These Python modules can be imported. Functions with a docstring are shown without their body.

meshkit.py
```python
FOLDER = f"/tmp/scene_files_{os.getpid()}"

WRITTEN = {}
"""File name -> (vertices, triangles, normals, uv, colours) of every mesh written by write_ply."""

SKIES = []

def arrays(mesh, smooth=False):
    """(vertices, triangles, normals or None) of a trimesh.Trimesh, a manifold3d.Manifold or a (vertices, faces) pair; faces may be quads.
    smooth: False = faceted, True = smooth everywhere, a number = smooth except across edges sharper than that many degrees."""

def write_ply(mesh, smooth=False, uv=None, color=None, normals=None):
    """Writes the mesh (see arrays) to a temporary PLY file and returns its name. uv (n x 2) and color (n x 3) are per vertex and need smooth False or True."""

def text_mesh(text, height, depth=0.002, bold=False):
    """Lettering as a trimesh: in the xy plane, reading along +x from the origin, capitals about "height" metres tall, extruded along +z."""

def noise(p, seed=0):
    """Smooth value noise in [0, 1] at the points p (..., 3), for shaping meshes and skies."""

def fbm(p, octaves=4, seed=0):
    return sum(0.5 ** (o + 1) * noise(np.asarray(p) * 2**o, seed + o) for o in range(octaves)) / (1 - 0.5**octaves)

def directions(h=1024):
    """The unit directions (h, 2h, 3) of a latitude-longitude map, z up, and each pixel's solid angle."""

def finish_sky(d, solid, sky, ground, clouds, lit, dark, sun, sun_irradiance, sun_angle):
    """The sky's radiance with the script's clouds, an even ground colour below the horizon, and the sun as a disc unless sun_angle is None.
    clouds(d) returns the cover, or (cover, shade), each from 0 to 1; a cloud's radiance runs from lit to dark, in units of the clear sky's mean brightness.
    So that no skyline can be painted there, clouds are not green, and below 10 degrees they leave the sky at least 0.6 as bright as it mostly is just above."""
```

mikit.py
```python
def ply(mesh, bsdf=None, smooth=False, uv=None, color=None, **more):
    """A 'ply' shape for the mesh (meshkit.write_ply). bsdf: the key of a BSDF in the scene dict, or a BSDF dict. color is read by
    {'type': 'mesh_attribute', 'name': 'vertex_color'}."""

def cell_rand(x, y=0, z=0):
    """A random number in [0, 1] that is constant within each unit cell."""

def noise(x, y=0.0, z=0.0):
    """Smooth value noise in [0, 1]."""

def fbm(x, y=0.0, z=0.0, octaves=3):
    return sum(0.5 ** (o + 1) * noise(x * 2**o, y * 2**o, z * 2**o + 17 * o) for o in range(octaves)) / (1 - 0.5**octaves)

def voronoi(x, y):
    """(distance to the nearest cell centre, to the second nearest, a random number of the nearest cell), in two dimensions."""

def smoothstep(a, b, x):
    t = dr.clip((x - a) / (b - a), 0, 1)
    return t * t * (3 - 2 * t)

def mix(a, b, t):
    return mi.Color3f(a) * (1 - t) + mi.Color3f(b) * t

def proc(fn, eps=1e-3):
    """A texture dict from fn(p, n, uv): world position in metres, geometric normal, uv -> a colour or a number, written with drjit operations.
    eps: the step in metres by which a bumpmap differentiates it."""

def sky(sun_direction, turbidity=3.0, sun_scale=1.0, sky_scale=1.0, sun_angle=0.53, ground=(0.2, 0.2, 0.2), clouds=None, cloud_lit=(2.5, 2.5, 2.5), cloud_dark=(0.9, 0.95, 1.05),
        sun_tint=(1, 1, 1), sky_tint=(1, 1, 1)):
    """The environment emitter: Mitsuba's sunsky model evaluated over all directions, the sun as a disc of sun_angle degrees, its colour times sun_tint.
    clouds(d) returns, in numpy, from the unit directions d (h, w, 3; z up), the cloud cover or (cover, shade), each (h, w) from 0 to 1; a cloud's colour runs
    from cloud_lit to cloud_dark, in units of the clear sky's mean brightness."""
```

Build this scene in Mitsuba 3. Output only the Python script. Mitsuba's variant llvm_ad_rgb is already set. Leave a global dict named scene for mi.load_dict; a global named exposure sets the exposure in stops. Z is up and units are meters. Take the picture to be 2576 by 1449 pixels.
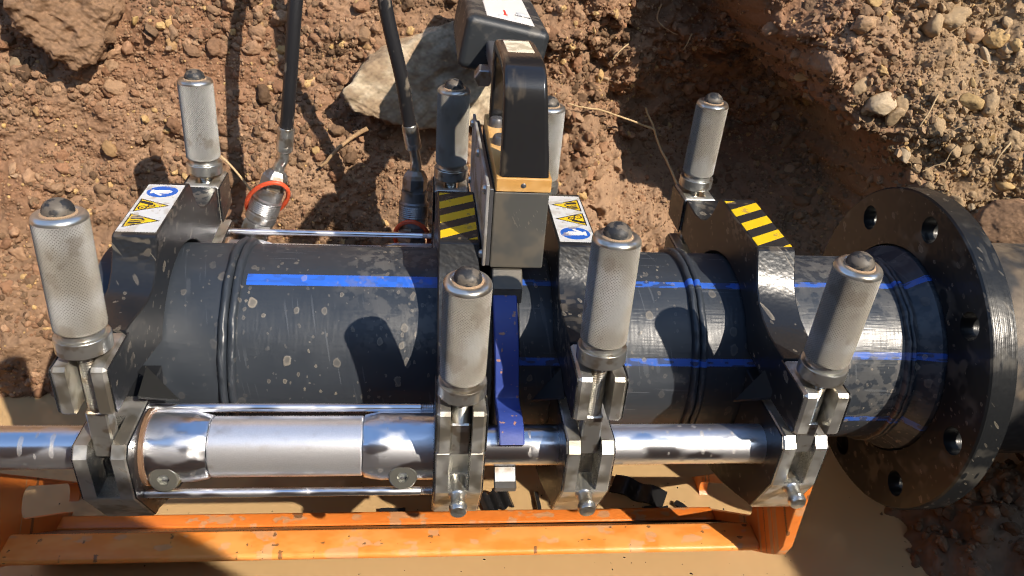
import math
import numpy as np
import drjit as dr
import mitsuba as mi
import trimesh
import manifold3d as m3
from shapely.geometry import Polygon
import mikit, meshkit
from mikit import proc, ply, noise, fbm, voronoi, cell_rand, smoothstep, mix

T = mi.ScalarTransform4f
rng = np.random.default_rng(7)
scene, labels = {}, {}

# ------------------------------------------------------------------ camera, sky, exposure
PITCH, YAW, ROLL, FOC = 0.5240, 0.1309, 0.0820, 2070.9
EYE = np.array([0.0, -0.58, 0.3924])
_f = np.array([math.sin(YAW) * math.cos(PITCH), math.cos(YAW) * math.cos(PITCH), -math.sin(PITCH)])
_r = np.array([math.cos(YAW), -math.sin(YAW), 0.0])
_u = np.cross(_r, _f)
_up = -_r * math.sin(ROLL) + _u * math.cos(ROLL)
scene['camera'] = {
    'type': 'perspective', 'fov': 2 * math.degrees(math.atan(1288 / FOC)), 'fov_axis': 'x',
    'near_clip': 0.02, 'far_clip': 300.0,
    'to_world': T().look_at(origin=EYE.tolist(), target=(EYE + _f).tolist(), up=_up.tolist())}
SUN = np.array([0.443, -0.627, 0.640])
scene['sky'] = mikit.sky(SUN, turbidity=3.0, sun_tint=(0.91, 1.0, 1.18), sky_scale=1.7, ground=(0.22, 0.16, 0.10))
exposure = 2.3

# ------------------------------------------------------------------ mesh helpers
def reg(key, mesh, bsdf, smooth=False, uv=None, color=None, to_world=None, **lab):
    """One entry of the scene; repeats get a three-digit number."""
    k, n = key, 0
    while k in scene:
        n += 1
        k = f'{key}_{n:03d}'
    d = mesh if isinstance(mesh, dict) else ply(mesh, bsdf, smooth=smooth, uv=uv, color=color)
    if to_world is not None:
        d = {**d, 'to_world': to_world}
    scene[k] = d
    if lab:
        labels[k] = lab
    return k

def thing(key, label, category, group=None):
    k, n = key, 0
    while k in labels:
        n += 1
        k = f'{key}_{n:03d}'
    labels[k] = {'label': label, 'category': category}
    if group:
        labels[k]['group'] = group
    return k

def tm(man):
    m = man.to_mesh()
    return trimesh.Trimesh(np.array(m.vert_properties[:, :3]), np.array(m.tri_verts), process=False)

def man(mesh):
    mesh = mesh.copy()
    mesh.merge_vertices()
    return m3.Manifold(m3.Mesh(np.asarray(mesh.vertices, np.float32), np.asarray(mesh.faces, np.uint32)))

def hull(pts):
    return trimesh.Trimesh(np.asarray(pts, float)).convex_hull if False else trimesh.convex.convex_hull(np.asarray(pts, float))

def box(x0, x1, y0, y1, z0, z1, b=0.0008):
    p = []
    for x, sx in ((x0, 1), (x1, -1)):
        for y, sy in ((y0, 1), (y1, -1)):
            for z, sz in ((z0, 1), (z1, -1)):
                p += [(x, y + sy * b, z + sz * b), (x + sx * b, y, z + sz * b), (x + sx * b, y + sy * b, z)]
    return hull(p)

def rbox(x0, x1, y0, y1, z0, z1, r, n=4):
    """Box with rounded edges: hull of spheres."""
    s = trimesh.creation.icosphere(subdivisions=2, radius=r).vertices
    p = [s + (x, y, z) for x in (x0 + r, x1 - r) for y in (y0 + r, y1 - r) for z in (z0 + r, z1 - r)]
    return hull(np.vstack(p))

def inset(poly, d):
    p = np.asarray(poly, float)
    a, b = p - np.roll(p, 1, 0), np.roll(p, -1, 0) - p
    a /= np.linalg.norm(a, axis=1, keepdims=True)
    b /= np.linalg.norm(b, axis=1, keepdims=True)
    na, nb = np.stack([-a[:, 1], a[:, 0]], 1), np.stack([-b[:, 1], b[:, 0]], 1)
    m = na + nb
    m /= np.maximum((m * na).sum(1, keepdims=True), 0.35) * 1.0
    return p + m * d / 1.0

def prism(poly, x0, x1, b=0.0008, axis='x'):
    """Polygon in (y, z) extruded along x, with chamfered rims."""
    p = np.asarray(poly, float)
    if Polygon(p).exterior.is_ccw is False:
        p = p[::-1]
    q = inset(p, b) if b else p
    n = len(p)
    layers = [(q, x0), (p, x0 + b), (p, x1 - b), (q, x1)] if b else [(p, x0), (p, x1)]
    v = np.vstack([np.column_stack([np.full(n, x), l]) for l, x in layers])
    i = np.arange(n)
    j = (i + 1) % n
    f = []
    for k in range(len(layers) - 1):
        a, c = k * n, (k + 1) * n
        f += [np.stack([a + i, a + j, c + j], 1), np.stack([a + i, c + j, c + i], 1)]
    _, tri = trimesh.creation.triangulate_polygon(Polygon(q), engine='earcut') if False else (None, None)
    import mapbox_earcut as ear
    t = ear.triangulate_float64(q, np.array([n], np.uint32)).reshape(-1, 3)
    ar = np.cross(q[t[:, 1]] - q[t[:, 0]], q[t[:, 2]] - q[t[:, 0]])
    t[ar < 0] = t[ar < 0][:, ::-1]
    f += [t[:, ::-1], t + (len(layers) - 1) * n]
    m = trimesh.Trimesh(v, np.vstack(f).astype(int), process=False)
    if axis == 'y':      # polygon in (x, z) along y
        m.vertices = m.vertices[:, [1, 0, 2]]
        m.faces = m.faces[:, ::-1]
    elif axis == 'z':    # polygon in (x, y) along z
        m.vertices = m.vertices[:, [1, 2, 0]]
    return m

def frame(d):
    d = np.asarray(d, float) / np.linalg.norm(d)
    a = np.cross(d, [0, 0, 1.0] if abs(d[2]) < 0.9 else [0, 1.0, 0])
    a /= np.linalg.norm(a)
    return d, a, np.cross(d, a)

def lathe(profile, p0, d, n=48, uvs=False, phase=0.0):
    """Profile [(radius, height)] turned about the axis from p0 along d."""
    d, a, b = frame(d)
    pr = np.asarray(profile, float)
    cols = n + 1 if uvs else n
    t = np.arange(cols) * 2 * np.pi / n + phase
    ring = np.cos(t)[:, None] * a + np.sin(t)[:, None] * b
    v = (np.asarray(p0) + pr[:, 1, None, None] * d + pr[:, 0, None, None] * ring[None]).reshape(-1, 3)
    k = len(pr)
    i, j = np.meshgrid(np.arange(k - 1), np.arange(cols - 1 if uvs else n), indexing='ij')
    j2 = (j + 1) if uvs else (j + 1) % n
    q = np.stack([i * cols + j, i * cols + j2, (i + 1) * cols + j2, (i + 1) * cols + j], -1).reshape(-1, 4)
    f = np.vstack([q[:, [0, 1, 2]], q[:, [0, 2, 3]]])
    m = trimesh.Trimesh(v, f, process=False)
    if uvs:
        uv = np.stack(np.meshgrid(np.arange(cols) / n, pr[:, 1]), -1).reshape(-1, 2)
        return m, uv
    return m

def rod(p0, p1, r, n=32, b=0.0006):
    p0, p1 = np.asarray(p0, float), np.asarray(p1, float)
    L = np.linalg.norm(p1 - p0)
    return lathe([(0, 0), (r - b, 0), (r, b), (r, L - b), (r - b, L), (0, L)], p0, p1 - p0, n)

def catmull(pts, per=10):
    p = np.asarray(pts, float)
    p = np.vstack([2 * p[0] - p[1], p, 2 * p[-1] - p[-2]])
    out = []
    for i in range(1, len(p) - 2):
        t = np.linspace(0, 1, per, endpoint=False)[:, None]
        a, b, c, d = p[i - 1:i + 3]
        out.append(0.5 * (2 * b + (c - a) * t + (2 * a - 5 * b + 4 * c - d) * t * t + (3 * b - a - 3 * c + d) * t ** 3))
    return np.vstack(out + [p[-2:-1]])

def tube(path, r, n=14):
    p = np.asarray(path, float)
    r = np.broadcast_to(r, (len(p),))
    t = np.gradient(p, axis=0)
    t /= np.linalg.norm(t, axis=1, keepdims=True)
    a = np.cross(t[0], [0.3, 0.2, 0.9])
    a /= np.linalg.norm(a)
    V = []
    ang = np.arange(n) * 2 * np.pi / n
    for k in range(len(p)):
        a = a - t[k] * (a @ t[k])
        a /= np.linalg.norm(a)
        b = np.cross(t[k], a)
        V.append(p[k] + r[k] * (np.cos(ang)[:, None] * a + np.sin(ang)[:, None] * b))
    V = np.vstack(V + [p[:1], p[-1:]])
    i, j = np.meshgrid(np.arange(len(p) - 1), np.arange(n), indexing='ij')
    q = np.stack([i * n + j, i * n + (j + 1) % n, (i + 1) * n + (j + 1) % n, (i + 1) * n + j], -1).reshape(-1, 4)
    f = [q[:, [0, 1, 2]], q[:, [0, 2, 3]]]
    k = np.arange(n)
    e, o = len(V) - 1, (len(p) - 1) * n
    f += [np.stack([(k + 1) % n, k, np.full(n, e - 1)], 1), np.stack([o + k, o + (k + 1) % n, np.full(n, e)], 1)]
    return trimesh.Trimesh(V, np.vstack(f), process=False)

def cat(*ms):
    return trimesh.util.concatenate(list(ms))

# ------------------------------------------------------------------ materials
def rgb(*c):
    return {'type': 'rgb', 'value': list(c)}

def mat(name, two=True, bump=None, bump_scale=1.0, **k):
    b = {'type': 'principled', **{a: (rgb(*x) if isinstance(x, tuple) else x) for a, x in k.items()}}
    if bump is not None:
        b = {'type': 'bumpmap', 'scale': bump_scale, 'tex': bump, 'nested_bsdf': b}
    scene[name] = {'type': 'twosided', 'b': b} if two else b

def splats(a, b, k, dens, big=0.40):
    """Dried mud drops: 0 to 1 inside a drop, by random cells, each drop of its own size and strength, paler at its rim."""
    ka = a * k + 0.18 * noise(a * k * 3, b * k * 3)
    kb = b * k * 0.72 + 0.18 * noise(b * k * 3 + 9, a * k * 3)
    d, _, w = voronoi(ka, kb)
    q = (w - (1 - dens)) / dens
    r = big * (0.30 + 0.70 * q * q)
    soft = smoothstep(r, r - 0.10, d) * (0.45 + 0.55 * smoothstep(0.3 * r, 0.9 * r, d)) * (0.35 + 0.65 * noise(w * 91.0, 3.0))
    return dr.select(w > 1 - dens, soft, 0.0)

MUD = (0.33, 0.285, 0.22)

def pipe_color(p, n, uv):
    th = dr.atan2(p.z, -p.y) * 0.08
    s = dr.maximum(splats(p.x, th, 105, 0.17), splats(p.x + 3, th + 1, 230, 0.20))
    s = s * (0.25 + 0.75 * smoothstep(0.40, 0.62, fbm(p.x * 13 + 5, th * 13, 6.0, 3)))
    film = 0.55 * smoothstep(0.52, 0.72, fbm(p.x * 9, th * 14, 2.0, 4)) * smoothstep(0.40, 0.62, fbm((p.x + 0.6 * th) * 150, (th - 0.6 * p.x) * 150, 3.0, 3))
    up = smoothstep(0.56, 0.72, fbm(p.x * 30 + 7, th * 30, 1.0, 3))
    scr = 0.7 * smoothstep(0.82, 0.90, noise((p.x + 0.16 * th) * 560, (th - 0.16 * p.x) * 34, 3.0)) * smoothstep(0.50, 0.66, fbm(p.x * 17, th * 17, 8.0, 3))
    scr = dr.maximum(scr, smoothstep(0.82, 0.88, noise(p.x * 30 + 100 * th, th * 700, 5.0)) * smoothstep(0.5, 0.65, noise(p.x * 11, th * 17, 4.0)))
    deg = dr.atan2(p.z, -p.y) * 57.2958
    wob = 1.2 * noise(p.x * 40, 1.0)
    main = (p.x > -0.128) & (p.x < 0.058)
    wide = smoothstep(4.1, 3.6, dr.abs(deg - 69.3))
    thin = dr.maximum(smoothstep(2.4, 1.9, dr.abs(deg - 70.4 + wob * 0.3)), smoothstep(2.4, 1.9, dr.abs(deg - 24.0)))
    thin = dr.select(p.x > 0.29, dr.maximum(smoothstep(2.2, 1.8, dr.abs(deg - 72.2)), dr.maximum(smoothstep(2.4, 1.9, dr.abs(deg - 28.5)), smoothstep(2.2, 1.8, dr.abs(deg + 14.2)))), thin)
    blue = dr.select(main, wide, dr.select(p.x > 0.058, thin, 0.0))
    blue = blue * (1 - 0.75 * smoothstep(0.56, 0.66, noise(p.x * 150, th * 420, 2.0)) * dr.select(main, 0.3, 1.0)) * dr.select(main, 0.92, 0.68)
    c = mix((0.028, 0.034, 0.043), (0.026, 0.125, 0.58), blue)
    c = mix(c, (0.15, 0.16, 0.175), 0.34 * scr)
    c = mix(c, (0.15, 0.145, 0.135), film * 0.5 + 0.30 * up * film)
    return mix(c, MUD, 0.8 * s)

def pipe_rough(p, n, uv):
    th = dr.atan2(p.z, -p.y) * 0.08
    s = splats(p.x, th, 105, 0.17)
    return dr.clip(0.29 + 0.20 * fbm(p.x * 60, th * 60, 0.0, 2) + 0.4 * s, 0.2, 0.9)

def pipe_bump(p, n, uv):
    th = dr.atan2(p.z, -p.y) * 0.08
    return 0.00035 * splats(p.x, th, 105, 0.17) + 0.00012 * noise(p.x * 900, th * 120) + 0.0001 * noise(p.x * 90, th * 900)

mat('m_pipe', base_color=proc(pipe_color), roughness=proc(pipe_rough), specular=0.5, bump=proc(pipe_bump, 0.0008))

def general_mud(p):
    a, b = p.x + 0.9 * p.z, p.y - 0.5 * p.z + 0.25 * p.x
    return dr.maximum(splats(a, b, 120, 0.08), splats(a + 5, b, 260, 0.12))

def black_paint(p, n, uv):
    m = general_mud(p)
    dust = smoothstep(0.55, 0.75, fbm(p.x * 26, p.y * 26, p.z * 26, 3)) * smoothstep(0.45, 0.6, noise(p.x * 240, p.y * 240, p.z * 240))
    c = mix((0.014, 0.015, 0.017), (0.13, 0.11, 0.085), 0.55 * dust)
    return mix(c, MUD, 0.7 * m)

def black_bump(p, n, uv):
    return 0.0002 * fbm(p.x * 420, p.y * 420, p.z * 420, 2)

mat('m_black_paint', base_color=proc(black_paint), roughness=0.30, specular=0.5, bump=proc(black_bump, 0.0006))

def polished(p, n, uv):
    g = fbm(p.x * 70, p.y * 70, p.z * 70, 3)
    m = general_mud(p)
    c = mix((0.62, 0.61, 0.57), (0.36, 0.33, 0.27), smoothstep(0.40, 0.62, g))
    return mix(c, (0.34, 0.25, 0.16), 0.75 * m)

def polished_rough(p, n, uv):
    return 0.31 + 0.28 * smoothstep(0.4, 0.7, fbm(p.x * 90, p.y * 90, p.z * 90, 2)) + 0.3 * general_mud(p)

mat('m_cast_metal', base_color=proc(polished), roughness=proc(polished_rough), metallic=0.85, specular=0.5)

def chrome_color(p, n, uv):
    m = dr.maximum(splats(p.x, p.z - p.y, 95, 0.10), splats(p.x + 2, p.z - p.y, 210, 0.14))
    return mix((0.86, 0.87, 0.90), (0.42, 0.34, 0.24), 0.75 * m)

def chrome_rough(p, n, uv):
    m = dr.maximum(splats(p.x, p.z - p.y, 95, 0.10), splats(p.x + 2, p.z - p.y, 210, 0.14))
    w = smoothstep(0.42, 0.56, fbm(p.x * 34, p.y * 70, p.z * 70, 3))
    return dr.clip(0.20 + 0.22 * w + 0.6 * m, 0.05, 1)

mat('m_chrome', base_color=proc(chrome_color), roughness=proc(chrome_rough), metallic=1.0)

def barrel_color(p, n, uv):
    g = noise(p.x * 1400, p.y * 1400, p.z * 1400)
    s = smoothstep(0.52, 0.72, fbm(p.x * 40, p.y * 40, p.z * 40, 4))
    c = mix((0.80, 0.80, 0.81), (0.90, 0.90, 0.91), g)
    return mix(c, (0.44, 0.36, 0.27), 0.7 * s)

mat('m_barrel', base_color=proc(barrel_color), roughness=0.33, metallic=0.80)

def knurl(p, n, uv):
    a, b = uv.x * 48, uv.y * 510
    s = dr.sin((a + b) * 6.28318), dr.sin((a - b) * 6.28318)
    return 0.0003 * (s[0] + s[1] + dr.minimum(s[0], s[1]))

def grip_color(p, n, uv):
    a, b = uv.x * 48, uv.y * 510
    pit = smoothstep(-0.3, -1.4, dr.sin((a + b) * 6.28318) + dr.sin((a - b) * 6.28318))
    d = 0.5 * fbm(p.x * 60, p.y * 60, p.z * 45, 3) + 0.5 * fbm(p.x * 11, p.y * 11, p.z * 14, 3)
    grime = smoothstep(0.60, 0.70, fbm(p.x * 85, p.y * 85, p.z * 60, 4))
    c = mix((0.62, 0.615, 0.59), (0.46, 0.425, 0.36), smoothstep(0.38, 0.60, d))
    c = mix(c, (0.30, 0.25, 0.19), 0.6 * grime)
    return mix(c, (0.20, 0.17, 0.135), 0.75 * pit)

mat('m_knurl', base_color=proc(grip_color), roughness=0.46, metallic=0.45, bump=proc(knurl, 0.0002))

def collar_color(p, n, uv):
    g = smoothstep(0.5, 0.68, fbm(p.x * 130, p.y * 130, p.z * 130, 3))
    return mix((0.62, 0.62, 0.585), (0.33, 0.25, 0.16), 0.7 * g)

mat('m_zinc', base_color=proc(collar_color), roughness=0.27, metallic=0.9)

def cap_color(p, n, uv):
    g = smoothstep(0.42, 0.60, fbm(p.x * 240, p.y * 240, p.z * 240, 4))
    return mix((0.020, 0.021, 0.023), (0.17, 0.14, 0.105), 0.6 * g)

mat('m_liner', base_color=(0.012, 0.012, 0.011), roughness=0.55, specular=0.4)
mat('m_brass', base_color=(0.52, 0.45, 0.26), roughness=0.3, metallic=0.9)
mat('m_plug', base_color=(0.40, 0.40, 0.35), roughness=0.36, metallic=0.85)
mat('m_cap', base_color=proc(cap_color), roughness=0.55, specular=0.5)
mat('m_dirt_rim', base_color=(0.33, 0.22, 0.135), roughness=0.9)

def orange_color(p, n, uv):
    a, b = p.x, p.y - p.z
    g = fbm(a * 34, b * 60, 1.0, 4)
    chip = smoothstep(0.74, 0.78, fbm(a * 75, b * 75, 4.0, 3))
    mud = smoothstep(0.63, 0.70, fbm(a * 55 + 4, b * 90, 2.0, 4))
    c = mix((0.60, 0.150, 0.020), (0.66, 0.205, 0.040), g)
    c = mix(c, (0.42, 0.27, 0.15), 0.65 * mud)
    return mix(c, (0.11, 0.06, 0.03), 0.8 * chip)

mat('m_orange', base_color=proc(orange_color), roughness=0.34, specular=0.5,
    bump=proc(lambda p, n, uv: 0.0003 * fbm(p.x * 300, p.y * 300, p.z * 300, 2), 0.0007))
def pale_orange(p, n, uv):  # paler, yellower orange for the beams than elsewhere on the frame
    a, b = p.x, p.y - p.z
    g = fbm(a * 40, b * 70, 1.0, 4)
    mud = smoothstep(0.62, 0.70, fbm(a * 60 + 4, b * 90, 2.0, 4))
    chip = smoothstep(0.79, 0.82, fbm(a * 150, b * 150, 4.0, 3))
    c = mix((0.80, 0.26, 0.045), (0.85, 0.35, 0.09), smoothstep(0.3, 0.65, g))
    c = mix(c, (0.60, 0.36, 0.20), 0.6 * mud)
    return mix(c, (0.13, 0.07, 0.035), 0.8 * chip)

mat('m_pale_orange', base_color=proc(pale_orange), roughness=0.42, specular=0.5,
    bump=proc(lambda p, n, uv: 0.0003 * fbm(p.x * 300, p.y * 300, p.z * 300, 2), 0.0007))
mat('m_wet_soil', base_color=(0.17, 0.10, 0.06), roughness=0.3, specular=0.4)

def blue_color(p, n, uv):
    chip = smoothstep(0.70, 0.73, fbm(p.x * 330, p.z * 300, p.y * 300, 3))
    g = fbm(p.x * 40, p.z * 40, 2.0, 3)
    c = mix((0.022, 0.045, 0.22), (0.036, 0.065, 0.29), g)
    return mix(c, (0.38, 0.19, 0.11), 0.85 * chip)

mat('m_blue', base_color=proc(blue_color), roughness=0.42, specular=0.5)

def tool_grey(p, n, uv):
    d = smoothstep(0.42, 0.7, fbm(p.x * 55, p.z * 55, p.y * 55, 4))
    st = smoothstep(0.86, 0.92, noise(p.x * 900 + p.z * 500, p.z * 130 - p.x * 210, 6.0)) * smoothstep(0.5, 0.62, noise(p.x * 70, p.z * 70, 4.0))
    c = mix((0.078, 0.078, 0.073), (0.118, 0.105, 0.085), d)
    return mix(c, (0.36, 0.30, 0.22), 0.3 * st)

mat('m_tool_grey', base_color=proc(tool_grey), roughness=0.5, specular=0.4, metallic=0.15)

def amber_color(p, n, uv):
    g = fbm(p.x * 70, p.y * 25, p.z * 70, 3)
    return mix((0.50, 0.265, 0.075), (0.60, 0.36, 0.14), smoothstep(0.35, 0.7, g))

mat('m_amber', base_color=proc(amber_color), roughness=0.35, specular=0.5)

def handle_color(p, n, uv):
    g = smoothstep(0.58, 0.72, fbm(p.x * 90, p.y * 60, p.z * 60, 4))
    d = smoothstep(0.5, 0.7, fbm(p.x * 200, p.y * 40, 3.0, 3))
    top = smoothstep(0.2, 0.7, n.z)
    c = mix((0.012, 0.012, 0.013), (0.085, 0.068, 0.048), 0.5 * d * g)
    return c

mat('m_gloss_black', base_color=proc(handle_color), roughness=0.16, specular=0.5, clearcoat=0.5, clearcoat_gloss=0.9)
mat('m_label', base_color=proc(lambda p, n, uv: mix((0.62, 0.54, 0.40), (0.40, 0.33, 0.22), smoothstep(0.5, 0.66, fbm(p.x * 140, p.y * 140, 0.0, 4)))), roughness=0.6)
mat('m_box_black', base_color=proc(lambda p, n, uv: mix((0.022, 0.025, 0.028), (0.11, 0.10, 0.085), 0.6 * smoothstep(0.55, 0.72, fbm(p.x * 80, p.y * 80, p.z * 80, 4)))), roughness=0.46, specular=0.5)
mat('m_panel', base_color=(0.62, 0.60, 0.56), roughness=0.35)
mat('m_display', base_color=(0.50, 0.53, 0.55), roughness=0.2)
mat('m_digit', base_color=(0.72, 0.70, 0.62), roughness=0.4)
mat('m_ink', base_color=(0.03, 0.03, 0.035), roughness=0.5)
mat('m_red', base_color=(0.55, 0.04, 0.03), roughness=0.5)
mat('m_rubber', base_color=proc(lambda p, n, uv: mix((0.016, 0.016, 0.018), (0.20, 0.17, 0.13), 0.8 * smoothstep(0.66, 0.74, fbm(p.x * 90, p.y * 90, p.z * 50, 3)))), roughness=0.36, specular=0.5)
mat('m_coupling', base_color=proc(lambda p, n, uv: mix((0.30, 0.30, 0.305), (0.22, 0.18, 0.14), smoothstep(0.5, 0.7, fbm(p.x * 110, p.y * 110, p.z * 110, 3)))), roughness=0.38, metallic=0.8)
mat('m_dark_steel', base_color=(0.16, 0.16, 0.17), roughness=0.4, metallic=0.7)
mat('m_tether', base_color=(0.62, 0.085, 0.03), roughness=0.45)
mat('m_shaving', base_color=(0.014, 0.014, 0.015), roughness=0.22, specular=0.5)
mat('m_straw', base_color=(0.46, 0.33, 0.18), roughness=0.8)
mat('m_root', base_color=(0.36, 0.23, 0.12), roughness=0.85)
mat('m_plate', base_color=proc(lambda p, n, uv: mix((0.36, 0.35, 0.34), (0.22, 0.19, 0.15), smoothstep(0.4, 0.7, fbm(p.x * 60, p.y * 60, p.z * 60, 3)))), roughness=0.45, metallic=0.3)

def seg(x, y, x0, y0, x1, y1, r):
    dx, dy = x1 - x0, y1 - y0
    t = dr.clip(((x - x0) * dx + (y - y0) * dy) / (dx * dx + dy * dy), 0, 1)
    return (dr.square(x - x0 - t * dx) + dr.square(y - y0 - t * dy)) < r * r

def sticker(flip, order):
    W, H = 27.0, 82.0
    def fn(p, n, uv):
        X, Y = uv.x * W, uv.y * H
        if flip:
            X, Y = W - X, H - Y
        g = fbm(p.x * 120, p.y * 120, 3.0, 4)
        c = mix((0.52, 0.53, 0.53), (0.36, 0.31, 0.25), 0.5 * smoothstep(0.55, 0.7, g))
        # mandatory-glove disc
        cy = 68.5
        inside = (dr.square((X - 13.5) / 11.3) + dr.square((Y - cy) / 10.3)) < 1
        c = dr.select(inside, mi.Color3f(0.02, 0.10, 0.42), c)
        hand = seg(X, Y, 9.4, cy, 12.2, cy, 2.9)
        for k, (yy, e) in enumerate(((2.7, 18.6), (0.95, 20.2), (-0.85, 20.0), (-2.6, 18.2))):
            hand |= seg(X, Y, 11, cy + yy * 0.9, e, cy + yy, 0.72)
        hand |= seg(X, Y, 9.5, cy - 3, 13.8, cy - 6.2, 1.1)
        hand |= (X > 4.9) & (X < 7.0) & (dr.abs(Y - cy) < 3.4)
        c = dr.select(hand & inside, mi.Color3f(0.68, 0.68, 0.66), c)
        for k, ty in enumerate((17.5, 43.5)):
            t = (X - 2.0) / 23.5
            half = 11.5 * (1 - t)
            tri = (t > 0) & (t < 1) & (dr.abs(Y - ty) < half)
            rim = tri & ((dr.abs(Y - ty) > half - 1.3) | (t < 0.045))
            c = dr.select(tri, mi.Color3f(0.72, 0.47, 0.015), c)
            if k == 0:
                sym = seg(X, Y, 5.5, ty + 3.5, 11.5, ty + 3.5, 1.5) | seg(X, Y, 5.5, ty - 3.5, 11.5, ty - 3.5, 1.5)
                sym |= seg(X, Y, 5.0, ty, 14, ty - 1, 0.7) | seg(X, Y, 12, ty + 2.5, 14, ty + 1, 0.8) | seg(X, Y, 4.5, ty + 6.3, 9, ty + 6.3, 0.8)
                sym |= seg(X, Y, 4.5, ty - 6.3, 9, ty - 6.3, 0.8)
            else:
                r1 = dr.sqrt(dr.square(X - 7.0) + dr.square(Y - ty + 4.2))
                r2 = dr.sqrt(dr.square(X - 12.5) + dr.square(Y - ty + 1.2))
                sym = (dr.abs(r1 - 2.8) < 0.6) | (r1 < 0.9) | (dr.abs(r2 - 2.2) < 0.6) | (r2 < 0.7)
                sym |= seg(X, Y, 4.4, ty + 5.6, 11, ty + 2.6, 1.9)
            c = dr.select((sym & tri) | rim, mi.Color3f(0.025, 0.025, 0.025), c)
        mud = smoothstep(0.66, 0.72, fbm(p.x * 200, p.y * 200, 7.0, 3))
        return mix(c, MUD, 0.6 * mud)
    return fn

def hazard(slant):
    def fn(p, n, uv):
        X, Y = uv.x * 26.0, uv.y * 82.0
        s = (Y - slant * X * 0.62) / 25.5
        f = s - dr.floor(s)
        c = dr.select(f < 0.52, mi.Color3f(0.72, 0.45, 0.012), mi.Color3f(0.018, 0.018, 0.019))
        scuff = smoothstep(0.70, 0.76, fbm(p.x * 170, p.y * 170, 3.0, 4))
        return mix(c, (0.20, 0.15, 0.09), 0.55 * scuff)
    return fn

mat('m_sticker_a', base_color=proc(sticker(False, 0)), roughness=0.4)
mat('m_sticker_b', base_color=proc(sticker(True, 0)), roughness=0.4)
mat('m_hazard', base_color=proc(hazard(1)), roughness=0.35, specular=0.5)

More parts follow.
